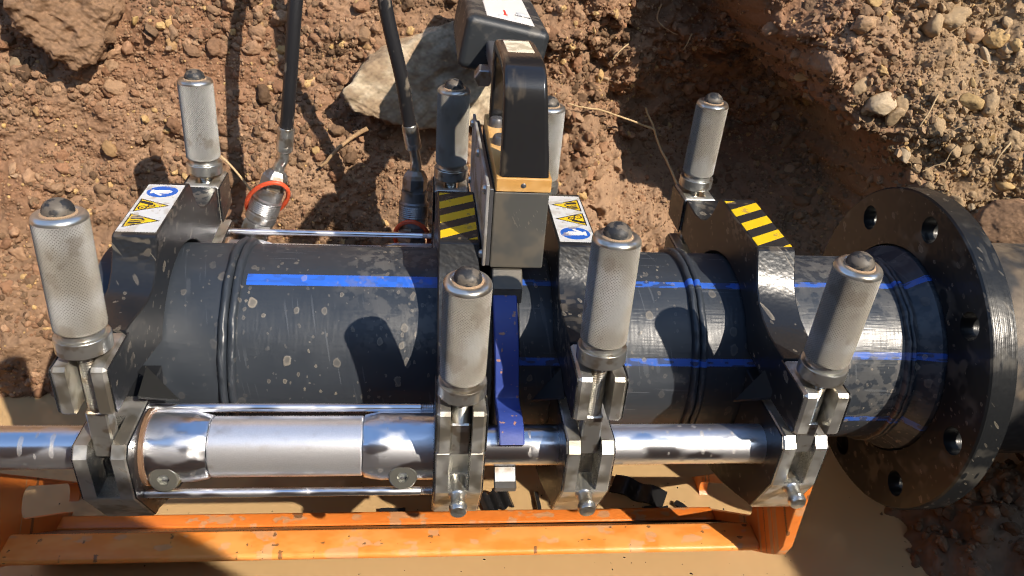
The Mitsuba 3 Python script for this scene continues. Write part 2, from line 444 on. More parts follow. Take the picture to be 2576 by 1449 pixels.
def soil(p):
    big = fbm(p.x * 5.5, p.y * 5.5, p.z * 6.5, 4)
    mid = fbm(p.x * 55, p.y * 55, p.z * 55, 3)
    fine = noise(p.x * 420, p.y * 420, p.z * 420)
    c = mix((0.235, 0.125, 0.070), (0.295, 0.187, 0.115), smoothstep(0.35, 0.65, big))
    dark = smoothstep(0.48, 0.60, fbm(p.x * 3.3 + 1.7, p.y * 3.3, p.z * 4.1 + 0.6, 4))
    c = mix(c, (0.185, 0.112, 0.066), 0.6 * dark)
    c = mix(c, (0.28, 0.195, 0.112), 0.8 * smoothstep(0.44, 0.58, p.x + 0.2 * (big - 0.5)))
    return c * (0.62 + 0.5 * mid + 0.25 * fine)

mat('m_soil', base_color=proc(lambda p, n, uv: soil(p)), roughness=0.85, specular=0.25,
    bump=proc(lambda p, n, uv: 0.0045 * fbm(p.x * 210, p.y * 210, p.z * 210, 4), 0.0010))
mat('m_clod', base_color={'type': 'mesh_attribute', 'name': 'vertex_color'}, roughness=0.85, specular=0.25, bump=proc(lambda p, n, uv: 0.0012 * fbm(p.x * 330, p.y * 330, p.z * 330, 3), 0.0008))
mat('m_clod_lump', base_color={'type': 'mesh_attribute', 'name': 'vertex_color'}, roughness=0.9, specular=0.2, bump=proc(lambda p, n, uv: 0.0025 * fbm(p.x * 260, p.y * 260, p.z * 260, 3), 0.0008))
mat('m_clod_face', base_color={'type': 'mesh_attribute', 'name': 'vertex_color'}, roughness=0.9, specular=0.2)
mat('m_bank', base_color=proc(lambda p, n, uv: mix((0.12, 0.075, 0.043), (0.24, 0.155, 0.09), fbm(p.x * 9, p.y * 9, p.z * 9, 4)) * (0.7 + 0.6 * fbm(p.x * 120, p.y * 120, p.z * 120, 3))), roughness=0.9,
    bump=proc(lambda p, n, uv: 0.005 * fbm(p.x * 160, p.y * 160, p.z * 160, 4), 0.0012))

def rock_color(p, n, uv):
    g = fbm(p.x * 40, p.y * 40, p.z * 40, 4)
    f = noise(p.x * 380, p.y * 380, p.z * 380)
    return mix((0.28, 0.20, 0.125), (0.45, 0.37, 0.26), smoothstep(0.36, 0.62, g)) * (0.72 + 0.45 * f)

mat('m_boulder', base_color=proc(rock_color), roughness=0.9,
    bump=proc(lambda p, n, uv: 0.0035 * fbm(p.x * 130, p.y * 130, p.z * 130, 4), 0.0012))
mat('m_slab', base_color=proc(lambda p, n, uv: mix((0.160, 0.092, 0.050), (0.245, 0.145, 0.080), fbm(p.x * 45, p.y * 45, p.z * 45, 4)) * (0.7 + 0.5 * noise(p.x * 400, p.y * 400, p.z * 400))), roughness=0.9,
    bump=proc(lambda p, n, uv: 0.005 * fbm(p.x * 110, p.y * 110, p.z * 110, 4), 0.0012))
mat('m_buried', base_color=proc(lambda p, n, uv: mix((0.035, 0.034, 0.033), (0.125, 0.095, 0.065), smoothstep(0.46, 0.62, fbm(p.x * 30, p.y * 30, p.z * 30, 4))) * (0.75 + 0.5 * noise(p.x * 260, p.y * 260, p.z * 260))), roughness=0.6)

def flange_color(p, n, uv):
    m = general_mud(p)
    rim = smoothstep(0.5, 0.72, fbm(p.x * 26, p.y * 40, p.z * 40, 4)) * smoothstep(0.4, 0.6, noise(p.x * 300, p.y * 120, p.z * 120))
    c = mix((0.012, 0.013, 0.014), (0.13, 0.12, 0.10), 0.40 * rim)
    return mix(c, MUD, 0.55 * m)

mat('m_flange', base_color=proc(flange_color), roughness=0.30, specular=0.35,
    bump=proc(lambda p, n, uv: 0.00022 * noise(p.x * 1500, 0.3) * dr.select(dr.abs(n.x) < 0.5, 1.0, 0.0) + 0.0002 * fbm(p.x * 200, p.y * 200, p.z * 200, 2), 0.0004))

def water_color(p, n, uv):
    g = fbm(p.x * 4, p.y * 6, 0.0, 4)
    return mix((0.46, 0.305, 0.145), (0.51, 0.345, 0.175), g)

mat('m_water', base_color=proc(water_color), roughness=0.035, specular=0.5,
    bump=proc(lambda p, n, uv: 0.00008 * fbm(p.x * 30, p.y * 30, 0.0, 2), 0.002))

# ------------------------------------------------------------------ trench, ground, water
WZ = -0.205
PATH = catmull([(-2.4, -1.6), (-2.25, -0.7), (-2.0, -0.1), (-1.3, 0.22), (-0.8, 0.24), (-0.42, 0.235), (-0.25, 0.235), (-0.1, 0.24), (0.05, 0.25), (0.2, 0.27),
                (0.36, 0.29), (0.50, 0.285), (0.62, 0.27), (0.76, 0.24), (0.92, 0.16), (1.10, -0.10), (1.22, -0.5), (1.26, -0.9), (1.3, -1.6)], 24)
_s = np.r_[0, np.cumsum(np.linalg.norm(np.diff(PATH, axis=0), axis=1))]

def path_at(s):
    x, y = np.interp(s, _s, PATH[:, 0]), np.interp(s, _s, PATH[:, 1])
    e = 0.03
    tx = np.interp(s + e, _s, PATH[:, 0]) - np.interp(s - e, _s, PATH[:, 0])
    ty = np.interp(s + e, _s, PATH[:, 1]) - np.interp(s - e, _s, PATH[:, 1])
    l = np.hypot(tx, ty) + 1e-9
    return x, y, -ty / l, tx / l          # outward (away from the trench)

def sm(v, a, b):
    t = np.clip((v - a) / (b - a), 0, 1)
    return t * t * (3 - 2 * t)

def g2(x, z, cx, cz, sx, sz):
    return np.exp(-((x - cx) / sx) ** 2 - ((z - cz) / sz) ** 2)

def wall_point(s, z):
    x, y, nx, ny = path_at(s)
    slope = 0.215
    d = slope * (z - WZ)
    e = (x - 0.43) + 0.85 * (z - 0.17)
    e = e + 0.03 + 0.16 * (meshkit.fbm(np.stack([x * 11, z * 11, 0 * x], -1), 4, 77) - 0.5)
    over = sm(e, -0.015, 0.05)
    d = d + 0.17 * g2(x, z, 0.42, 0.05, 0.19, 0.15) * (1 - over)        # hollow under the overhang
    d = d - 0.12 * over                                                # overhanging gravelly bank
    d = d - 0.05 * g2(x, z, -0.45, -0.17, 0.14, 0.11)                 # wet mud at the waterline
    q = np.stack([x, y, z], -1)
    amp = 0.8 + 1.5 * np.clip((x - 0.06) / 0.10, 0, 1) * np.clip((0.50 - x) / 0.08, 0.35, 1)
    d = d + amp * (0.055 * (meshkit.fbm(q * 7.0, 4, 3) - 0.5) + 0.030 * (meshkit.fbm(q * 22.0, 4, 9) - 0.5))
    rid = np.abs(meshkit.fbm(q * 48.0, 3, 21) - 0.5)
    d = d + amp * 0.020 * (0.2 - rid) + amp * 0.010 * (meshkit.fbm(q * 120.0, 3, 33) - 0.5)
    zz = z + amp * 0.02 * (meshkit.fbm(q * 18.0, 3, 51) - 0.5)
    return np.stack([x + nx * d, y + ny * d, zz], -1)

def grid_mesh(P):
    h, w = P.shape[:2]
    i, j = np.meshgrid(np.arange(h - 1), np.arange(w - 1), indexing='ij')
    q = np.stack([i * w + j, i * w + j + 1, (i + 1) * w + j + 1, (i + 1) * w + j], -1).reshape(-1, 4)
    return trimesh.Trimesh(P.reshape(-1, 3), np.vstack([q[:, [0, 1, 2]], q[:, [0, 2, 3]]]), process=False)

def s_of_x(xv):
    k = (np.arange(len(PATH)) > 60) & (np.arange(len(PATH)) < len(PATH) - 60)
    return float(np.interp(xv, PATH[k, 0], _s[k]))

S0, S1 = s_of_x(-0.75), s_of_x(1.0)
su = np.r_[np.linspace(0.0, S0, 60, endpoint=False), np.arange(S0, S1, 0.0030), np.linspace(S1, float(_s[-1]) - 0.05, 40)]
zu = np.r_[np.arange(-0.28, 0.40, 0.0029), np.linspace(0.43, 0.82, 40)]
SS, ZZ = np.meshgrid(su, zu, indexing='xy')
WALL = wall_point(SS, ZZ)
wall_mesh = grid_mesh(WALL)
reg('trench_wall', wall_mesh, 'm_soil', smooth=True, label='reddish brown earth trench wall with clods, pebbles and roots', kind='structure')

# ground behind and around the trench, outwards from the wall's top edge
top = WALL[-1]
xx, yy, nx, ny = path_at(su)
rows = [top]
for d in (0.15, 0.5, 1.2, 3, 8, 25, 70):
    q = top.copy()
    q[:, 0] += nx * d
    q[:, 1] += ny * d
    q[:, 2] = 0.83 + 0.05 * (meshkit.fbm(q * 1.5, 3, 5) - 0.5)
    rows.append(q)
reg('ground', grid_mesh(np.stack(rows)), 'm_bank', smooth=True, label='bare earth ground around the top of the trench', kind='structure')

# near side of the trench: unseen bank, with heaps added left and right to cast shadow
bx = np.r_[np.linspace(-2.6, 0.3, 110), np.linspace(0.31, 1.0, 110), np.linspace(1.02, 1.6, 20)]
by = -np.r_[np.linspace(-0.10, 0.26, 60), np.linspace(0.27, 1.6, 100), np.linspace(1.7, 6, 14), 12, 30, 70]
BX, BY = np.meshgrid(bx, by, indexing='xy')
prof = np.interp(-BY, [-1, 0.27, 0.34, 0.5, 0.7, 0.85, 1.0, 1.3, 80], [-0.30, -0.30, -0.20, 0.03, 0.25, 0.38, 0.46, 0.48, 0.48])
shade_heap = np.interp(BX, [-2.6, 0.33, 0.351, 0.401, 0.42, 0.47], [0.378, 0.374, 0.346, 0.27, 0.24, 0.0]) + np.interp(BX, [0.92, 0.965, 0.985, 1.04, 1.09, 1.18, 1.6], [0, 0.20, 0.26, 0.36, 0.42, 0.60, 0.65])
bump = np.exp(-((BY + 0.95) / 0.22) ** 2)
BZ = prof + shade_heap * bump + 0.012 * (meshkit.fbm(np.stack([BX, BY, 0 * BX], -1) * 9, 4, 8) - 0.5) * np.clip((-BY - 0.3) / 0.1, 0, 1)
mound = 0.30 * sm(BX + 0.10 * (meshkit.fbm(np.stack([BX, BY, 0 * BX], -1) * 8, 3, 12) - 0.5), 0.44, 0.78) * sm(-BY, -0.06, 0.05) * sm(BY, -1.0, -0.5)  # earth added at the lower right, where only shadow lies
lumps_ = 0.09 * (meshkit.fbm(np.stack([BX, BY, 0 * BX], -1) * 26, 4, 18) - 0.5) * sm(BX, 0.42, 0.5)
BZ = np.maximum(BZ, -0.235 + mound + lumps_)
reg('shading_bank', grid_mesh(np.stack([BX, BY, BZ], -1)[::-1]), 'm_bank', smooth=True, label='sloping earth bank on the near side of the trench with unseen heaps added to cast shadow and a mound added for a dark corner', kind='structure')

reg('water', box(-2.6, 1.4, -0.6, 0.55, -0.26, WZ, 0.001), 'm_water', label='still muddy brown water standing in the trench bottom', kind='structure')

# clods and stones on the wall
def nrm(P):
    du, dv = np.gradient(P, axis=1), np.gradient(P, axis=0)
    n = np.cross(dv, du)
    return n / (np.linalg.norm(n, axis=-1, keepdims=True) + 1e-12)
WN = nrm(WALL)
toeye = EYE - WALL
if ((WN * toeye).sum(-1) < 0).mean() > 0.5:
    WN = -WN

inview = (WALL[..., 0] > -0.60) & (WALL[..., 0] < 0.86) & (WALL[..., 2] < 0.27) & (WALL[..., 1] > 0.0)
idx_all = np.argwhere(inview & (WALL[..., 2] > WZ - 0.01))

def lump(seed, sub, rough=0.28, flat=1.0):
    m = trimesh.creation.icosphere(subdivisions=sub)
    v = m.vertices
    k = 1 + rough * (meshkit.fbm(v * 1.7 + seed * 7.3, 3, seed) - 0.5) * 2
    v = v * k[:, None]
    r = np.random.default_rng(seed)
    v = v * np.array([1.0, r.uniform(0.62, 0.9), r.uniform(0.5, 0.8) * flat])
    return trimesh.Trimesh(v, m.faces, process=False)

def chip(seed, n, sub, flat=0.6):
    r = np.random.default_rng(seed)
    v = r.normal(size=(n, 3))
    v /= np.linalg.norm(v, axis=1, keepdims=True)
    v *= r.uniform(0.75, 1.1, size=(n, 1)) * np.array([1.0, r.uniform(0.65, 0.9), r.uniform(0.45, 0.8)])
    m = trimesh.convex.convex_hull(v)
    for _ in range(sub):
        m = m.subdivide()
    if sub:
        m = trimesh.smoothing.filter_laplacian(m, lamb=0.5, iterations=2)
        w = np.array(m.vertices)
        m = trimesh.Trimesh(w * (1 + 0.10 * (meshkit.fbm(w * 3 + seed, 3, seed) - 0.5))[:, None], m.faces, process=False)
    return trimesh.Trimesh(m.vertices, m.faces, process=False)

def rand_rot(n):
    q = rng.normal(size=(n, 4))
    q /= np.linalg.norm(q, axis=1, keepdims=True)
    w, x, y, z = q.T
    return np.stack([np.stack([1 - 2 * (y * y + z * z), 2 * (x * y - z * w), 2 * (x * z + y * w)], -1), np.stack([2 * (x * y + z * w), 1 - 2 * (x * x + z * z), 2 * (y * z - x * w)], -1),
                     np.stack([2 * (x * z - y * w), 2 * (y * z + x * w), 1 - 2 * (x * x + y * y)], -1)], 1)

def scatter(n, sizes, protos, sink, palette, w=None):
    pick = idx_all[rng.choice(len(idx_all), n, p=w)]
    P = WALL[pick[:, 0], pick[:, 1]]
    N = WN[pick[:, 0], pick[:, 1]]
    s = sizes(n)
    R = rand_rot(n)
    V, F, C = [], [], []
    o = 0
    which = rng.integers(len(protos), size=n)
    for k in range(n):
        pr = protos[which[k]]
        v = (pr.vertices * s[k]) @ R[k].T + P[k] + N[k] * s[k] * sink
        V.append(v)
        F.append(pr.faces + o)
        o += len(v)
        C.append(np.repeat(palette(P[k])[None], len(v), 0))
    return trimesh.Trimesh(np.vstack(V), np.vstack(F), process=False), np.vstack(C)

def soil_tone(P):
    humus = meshkit.fbm(np.array(P) * 9.0, 3, 91) + 0.12 * rng.normal() > 0.56
    grav = float(np.clip((P[0] - 0.44) / 0.12, 0, 1))
    a, b = (np.array([0.130, 0.078, 0.046]), np.array([0.23, 0.145, 0.085])) if humus else (np.array([0.225, 0.118, 0.066]), np.array([0.34, 0.215, 0.130]))
    c = a + (b - a) * rng.random()
    c = c * (1 - 0.75 * grav) + np.array([0.335, 0.24, 0.138]) * 0.75 * grav
    c = c * rng.uniform(0.72, 1.18)
    if rng.random() < 0.05:
        c = np.array([0.50, 0.33, 0.15]) * rng.uniform(0.7, 1.1)
    return c

clod_protos = [lump(k, 1, 0.60) for k in range(1, 13)]
QA = WALL[idx_all[:, 0], idx_all[:, 1]]
patch = np.clip((meshkit.fbm(QA * 16, 3, 61) - 0.36) / 0.22, 0.06, 1.0)
pa = patch / patch.sum()
cm, cc = scatter(11500, lambda n: 0.0018 + 0.0042 * rng.random(n) ** 2.6, clod_protos, 0.05, soil_tone, pa)
reg('trench_wall__clods', cm, 'm_clod_face', smooth=False, color=cc, kind='stuff', label='small crumbly clods of soil covering the trench wall')
crumb_protos = [lump(k, 0, 0.7) for k in range(80, 92)]
pc = np.clip((meshkit.fbm(QA * 26, 3, 67) - 0.30) / 0.25, 0.15, 1.0)
pc = pc / pc.sum()
cm, cc = scatter(46000, lambda n: 0.0009 + 0.0019 * rng.random(n) ** 2.0, crumb_protos, 0.2, soil_tone, pc)
reg('trench_wall__crumbs', cm, 'm_clod_face', smooth=False, color=cc, kind='stuff', label='fine crumbs of soil over the trench wall')
big_protos = [lump(k, 2, 0.62) for k in range(40, 48)]
cm, cc = scatter(1300, lambda n: 0.0045 + 0.0075 * rng.random(n) ** 2.0, big_protos, -0.1, soil_tone, pa)
reg('trench_wall__lumps', cm, 'm_clod_lump', smooth=True, color=cc, kind='stuff', label='larger rough lumps of soil in the trench wall')
pb = np.where((QA[:, 0] > 0.40) & (QA[:, 2] > -0.02), 1.0, 0.0)
pb /= pb.sum()
cm, cc = scatter(2600, lambda n: 0.002 + 0.0048 * rng.random(n) ** 2.2, [chip(k, 14, 0) for k in range(60, 70)], 0.2, soil_tone, pb)
reg('trench_wall__gravel', cm, 'm_clod_face', smooth=False, color=cc, kind='stuff', label='dusty gravel in the overhanging bank on the right')

grit_w = None
stone_protos = [chip(k, 16, 2) if k % 3 else lump(k, 2, 0.48) for k in range(20, 36)]
def stone_tone(P):
    t = rng.random()
    if t < 0.45:
        c = np.array([0.36, 0.25, 0.15])
    elif t < 0.7:
        c = np.array([0.46, 0.30, 0.12])
    elif t < 0.88:
        c = np.array([0.30, 0.17, 0.10])
    else:
        c = np.array([0.40, 0.32, 0.23])
    if P[0] > 0.42:
        c = 0.6 * c + 0.4 * np.array([0.36, 0.265, 0.15])
    elif rng.random() < 0.6:
        c = 0.35 * c + 0.65 * np.array([0.27, 0.155, 0.088])
    return c * rng.uniform(0.75, 1.15)

n_stone = 290
wx = np.where((WALL[idx_all[:, 0], idx_all[:, 1], 0] > 0.44) & (WALL[idx_all[:, 0], idx_all[:, 1], 2] > 0.0), 5.0, 1.0)
wx = np.where((WALL[idx_all[:, 0], idx_all[:, 1], 0] > 0.1) & (wx < 2), 0.55, wx)
wx /= wx.sum()
for k in range(n_stone):
    i, j = idx_all[rng.choice(len(idx_all), p=wx)]
    P, N = WALL[i, j], WN[i, j]
    right = P[0] > 0.42
    s = (0.0045 + 0.0095 * rng.random() ** 2.6) * (1.3 if right else 0.85)
    pr = stone_protos[rng.integers(len(stone_protos))]
    v = (pr.vertices * s) @ rand_rot(1)[0].T + P + N * s * 0.1
    c = stone_tone(P)
    reg('trench_wall__stone', trimesh.Trimesh(v, pr.faces, process=False), 'm_clod', smooth=True, color=np.repeat(c[None], len(v), 0))

# crumbs and stones on the mound added for shadow at the right end of the water
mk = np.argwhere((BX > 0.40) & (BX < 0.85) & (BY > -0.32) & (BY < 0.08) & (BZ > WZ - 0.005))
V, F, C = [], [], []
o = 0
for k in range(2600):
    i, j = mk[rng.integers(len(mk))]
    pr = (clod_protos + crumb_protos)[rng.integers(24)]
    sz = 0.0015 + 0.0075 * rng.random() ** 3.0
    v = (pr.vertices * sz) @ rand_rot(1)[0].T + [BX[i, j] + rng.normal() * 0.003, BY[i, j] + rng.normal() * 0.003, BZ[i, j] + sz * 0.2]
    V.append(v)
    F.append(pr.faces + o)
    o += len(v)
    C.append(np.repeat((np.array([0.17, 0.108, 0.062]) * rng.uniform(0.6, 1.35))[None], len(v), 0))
reg('shading_bank__clods', trimesh.Trimesh(np.vstack(V), np.vstack(F), process=False), 'm_clod_face', smooth=False, color=np.vstack(C), kind='stuff', label='loose clods on the mound added for shadow by the water')

# ------------------------------------------------------------------ rocks
def rock(pts_hull, sub, amp, seed):
    m = hull(pts_hull)
    for _ in range(sub):
        m = m.subdivide()
    m = trimesh.smoothing.filter_laplacian(m, lamb=0.5, iterations=3)
    v = np.array(m.vertices)
    n = np.array(m.vertex_normals)
    v = v + n * (amp * (meshkit.fbm(v * 26, 4, seed) - 0.5))[:, None] + n * (amp * 0.4 * (meshkit.fbm(v * 110, 3, seed + 4) - 0.5))[:, None]
    return trimesh.Trimesh(v, m.faces, process=False)

b = np.array([(-0.082, 0.27, 0.128), (-0.07, 0.272, 0.108), (-0.015, 0.275, 0.092), (0.03, 0.285, 0.085), (0.075, 0.30, 0.09), (0.085, 0.32, 0.16), (0.03, 0.33, 0.195), (-0.02, 0.315, 0.165),
              (-0.06, 0.285, 0.148), (-0.06, 0.36, 0.10), (0.06, 0.40, 0.07), (0.05, 0.42, 0.19), (-0.03, 0.38, 0.17)])
reg('boulder', rock(b, 5, 0.016, 3), 'm_boulder', smooth=True, label='large pale sandy boulder set in the trench wall between the hose and the controller box', category='boulder')
b = np.array([(-0.395, 0.262, 0.205), (-0.375, 0.262, 0.165), (-0.345, 0.262, 0.138), (-0.335, 0.266, 0.140), (-0.312, 0.272, 0.168), (-0.315, 0.285, 0.200), (-0.345, 0.30, 0.245), (-0.42, 0.30, 0.25),
              (-0.40, 0.35, 0.14), (-0.31, 0.35, 0.15), (-0.30, 0.36, 0.24), (-0.44, 0.36, 0.26)])
b = b + [0.0, 0.014, 0.0]
reg('rock', rock(b, 6, 0.034, 6), 'm_slab', smooth=True, label='brown slab of rock jutting from the wall at the upper left', category='rock')
b = np.array([(0.575, 0.16, 0.035), (0.60, 0.15, 0.02), (0.64, 0.13, 0.0), (0.66, 0.10, 0.03), (0.64, 0.13, 0.08), (0.60, 0.17, 0.075), (0.68, 0.22, 0.05), (0.62, 0.24, 0.0)])
reg('rock', rock(b, 4, 0.012, 9), 'm_slab', smooth=True, label='dusty angular rock at the right edge above the flange', category='rock')

# ------------------------------------------------------------------ pipes
R = 0.08
pipe = thing('plastic_pipe', 'black plastic pipe with one broad bright blue stripe, held by the two left clamps', 'pipe')
prof = [(0.068, -0.238), (R - 0.001, -0.238), (R, -0.237), (R, 0.056), (R - 0.0005, 0.0565), (0.068, 0.0565)]
def xl(profile, n=160):
    p = np.asarray(profile)
    return lathe(p, (0, 0, 0), (1, 0, 0), n)
reg(pipe + '__tube', xl(prof), 'm_pipe', smooth=40)
def bead(x, w, h, seed):
    """Double weld bead: two rolled lips with a furrow between."""
    t = np.linspace(0, np.pi, 9)
    pr = [(R - 0.002, x - w)] + [(R + h * math.sin(a) ** 0.8, x - w / 2 - math.cos(a) * w / 2) for a in t] + [(R + h * 0.92 * math.sin(a) ** 0.8, x + w / 2 - math.cos(a) * w / 2) for a in t] + [(R - 0.002, x + w)]
    m = lathe(pr, (0, 0, 0), (1, 0, 0), 220)
    v = np.array(m.vertices)
    rr = np.hypot(v[:, 1], v[:, 2])
    k = np.clip((rr - R) / h, 0, 1)
    g = 1 + k * (0.03 * (meshkit.fbm(v * 120, 3, seed) - 0.5))
    v[:, 1] *= g
    v[:, 2] *= g
    v[:, 0] += k * 0.003 * (meshkit.fbm(v * 60, 3, seed + 2) - 0.5)
    return trimesh.Trimesh(v, m.faces, process=False)
reg(pipe + '__weld_bead', bead(-0.1376, 0.0065, 0.0048, 1), 'm_pipe', smooth=50)

pipe2 = thing('plastic_pipe', 'black plastic pipe with thin blue stripes running to the flange on the right', 'pipe')
prof = [(0.068, 0.0765), (R - 0.0005, 0.0765), (R, 0.077), (R, 0.392), (R, 0.400), (0.0835, 0.404), (0.089, 0.411), (0.0905, 0.413), (0.0905, 0.44), (0.06, 0.44)]
reg(pipe2 + '__tube', xl(prof), 'm_pipe', smooth=30)
reg(pipe2 + '__weld_bead', bead(0.2178, 0.0062, 0.0046, 5), 'm_pipe', smooth=50)
reg(pipe2 + '__weld_bead', bead(0.3923, 0.0045, 0.0036, 8), 'm_pipe', smooth=50)

FX, FT, FR = 0.4157, 0.0215, 0.1425
fl = xl([(0.0925, FX), (FR - 0.0015, FX), (FR, FX + 0.0015), (FR, FX + FT - 0.001), (FR - 0.001, FX + FT), (0.0925, FX + FT), (0.0925, FX)], 240)
fl = man(fl)
for k in range(8):
    a = 0.8464 + k * math.pi / 4
    c = np.array([0, 0.1201 * math.cos(a), 0.1201 * math.sin(a)])
    fl -= man(rod(c + [FX - 0.01, 0, 0], c + [FX + FT + 0.01, 0, 0], 0.0112, 40, 0.0))
reg('flange_ring', tm(fl), 'm_flange', smooth=30, label='large black ring flange with bolt holes round the right end of the pipe', category='flange')
m = lathe([(0.02, 0.446), (0.092, 0.446), (0.094, 0.448), (0.095, 0.50), (0.098, 1.3), (0.02, 1.3)], (0, 0, 0), (1, 0, 0), 96)
reg('buried_pipe', m, 'm_buried', smooth=40, label='dusty grey pipe end running into the earth behind the flange', category='pipe')

# ------------------------------------------------------------------ welding machine
M = thing('welding_machine', 'pipe butt welding machine with four black clamps, chrome shafts and an orange base frame', 'welding machine')
CX = [-0.1971, 0.0291, 0.1172, 0.2699]
DZF = [0.0145, -0.0187, 0.0089, -0.0036]
DZB = [0.001, 0.0037, -0.0085, 0.0022]
TF = [0.0297, -0.0569, 0.0626, -0.0481]
TF = [-0.056 * 0 + s for s in (-0.0551 * 0 + 0.0, 0, 0, 0)]
HT = [(-0.1971, -0.1486, 0.1831), (0.0291, -0.1571, 0.1498), (0.1172, -0.1492, 0.1775), (0.2699, -0.1566, 0.1650)]
HB = [(-0.1971, -0.1526, 0.1114), (0.0291, -0.1526, 0.0782), (0.1172, -0.1526, 0.1059), (0.2699, -0.1526, 0.0933)]
BT = [(-0.1971, 0.1547, 0.1696), (0.0291, 0.1517, 0.1723), (0.1172, 0.1514, 0.1602), (0.2699, 0.1488, 0.1707)]
BB = [(-0.1971, 0.1526, 0.0979), (0.0291, 0.1526, 0.1006), (0.1172, 0.1526, 0.0884), (0.2699, 0.1526, 0.0991)]
LUGF = [0.1690, 0.1665, 0.1670, 0.1630]

GR = 0.0149
def grip_mesh():
    L = 0.0735
    pr = [(0.004, 0.0), (0.0118, 0.0), (0.0135, 0.0006), (GR, 0.0022)] + [(GR, 0.0022 + (L - 0.0062) * k / 40) for k in range(1, 40)] + [(GR, L - 0.004)]
    return lathe(pr, (0, 0, 0), (0, 0, 1), 72, uvs=True), L

(gm, guv), GL = grip_mesh()
GRIP = ply(gm, 'm_knurl', smooth=True, uv=guv)
t = np.linspace(0, math.pi / 2, 7)
RIM = ply(lathe([(GR, GL - 0.004)] + [(GR - 0.0034 + 0.0034 * math.cos(a), GL - 0.004 + 0.0036 * math.sin(a)) for a in t] + [(0.0098, GL - 0.0006), (0.0090, GL - 0.0016)], (0, 0, 0), (0, 0, 1), 64), 'm_zinc', smooth=50)
DIRT = ply(lathe([(0.0098, GL - 0.0007), (0.0084, GL + 0.0002), (0.006, GL + 0.0003)], (0, 0, 0), (0, 0, 1), 40), 'm_dirt_rim', smooth=50)
CAP = ply(lathe([(0.0086, GL - 0.001)] + [(0.0086 * math.cos(a), GL + 0.0006 + 0.0072 * math.sin(a)) for a in t], (0, 0, 0), (0, 0, 1), 40), 'm_cap', smooth=60)
COLLAR = ply(lathe([(0.004, -0.0135), (0.0150, -0.0135), (0.0160, -0.0127), (0.0160, -0.0042), (0.0154, -0.0034), (0.0128, -0.0032), (0.0120, -0.0016), (0.0118, 0.0008)], (0, 0, 0), (0, 0, 1), 64), 'm_zinc', smooth=40)

def place(p0, p1):
    d, a, b = frame(np.subtract(p1, p0))
    m = np.eye(4)
    m[:3, 0], m[:3, 1], m[:3, 2], m[:3, 3] = a, b, d, p0
    return mi.ScalarTransform4f(m)

HALF = [(0.0, 0.1195), (0.044, 0.1195), (0.0475, 0.1180), (0.0535, 0.1060), (0.0600, 0.0960), (0.0697, 0.0870), (0.0830, 0.0810), (0.0980, 0.0785), (0.118, 0.0785), (0.132, 0.0790),
        (0.160, 0.0780), (0.1670, 0.0745), (0.1690, 0.0700), (0.1672, 0.0500), (0.1640, 0.0455), (0.1300, 0.0435), (0.0720, 0.0430)]

def upper_poly(f, bk):
    front = [(-y, z + f * sm(y, 0.05, 0.12)) for y, z in HALF]
    back = [(y, z + bk * sm(y, 0.05, 0.12)) for y, z in HALF]
    arc = [(0.0825 * math.cos(a), 0.0825 * math.sin(a)) for a in np.linspace(math.asin(0.043 / 0.0825), math.pi - math.asin(0.043 / 0.0825), 41)]
    return np.array(front[::-1][:-1] + back + arc[1:-1])

def lower_poly(fy):
    half = [(0.113, 0.0300), (fy - 0.0055, 0.0305), (fy, 0.0235), (fy - 0.002, -0.012), (0.1420, -0.052), (0.112, -0.0678), (0.084, -0.0818), (0.056, -0.0915), (0.022, -0.0970)]
    arc = [(0.0825 * math.cos(a), 0.0825 * math.sin(a)) for a in np.linspace(0.37, -math.pi - 0.37, 41)]
    left = [(-y, z) for y, z in half]
    right = [(y, z) for y, z in half]
    return np.array(arc[::-1] + right[:] + right[:0] + left[::-1])

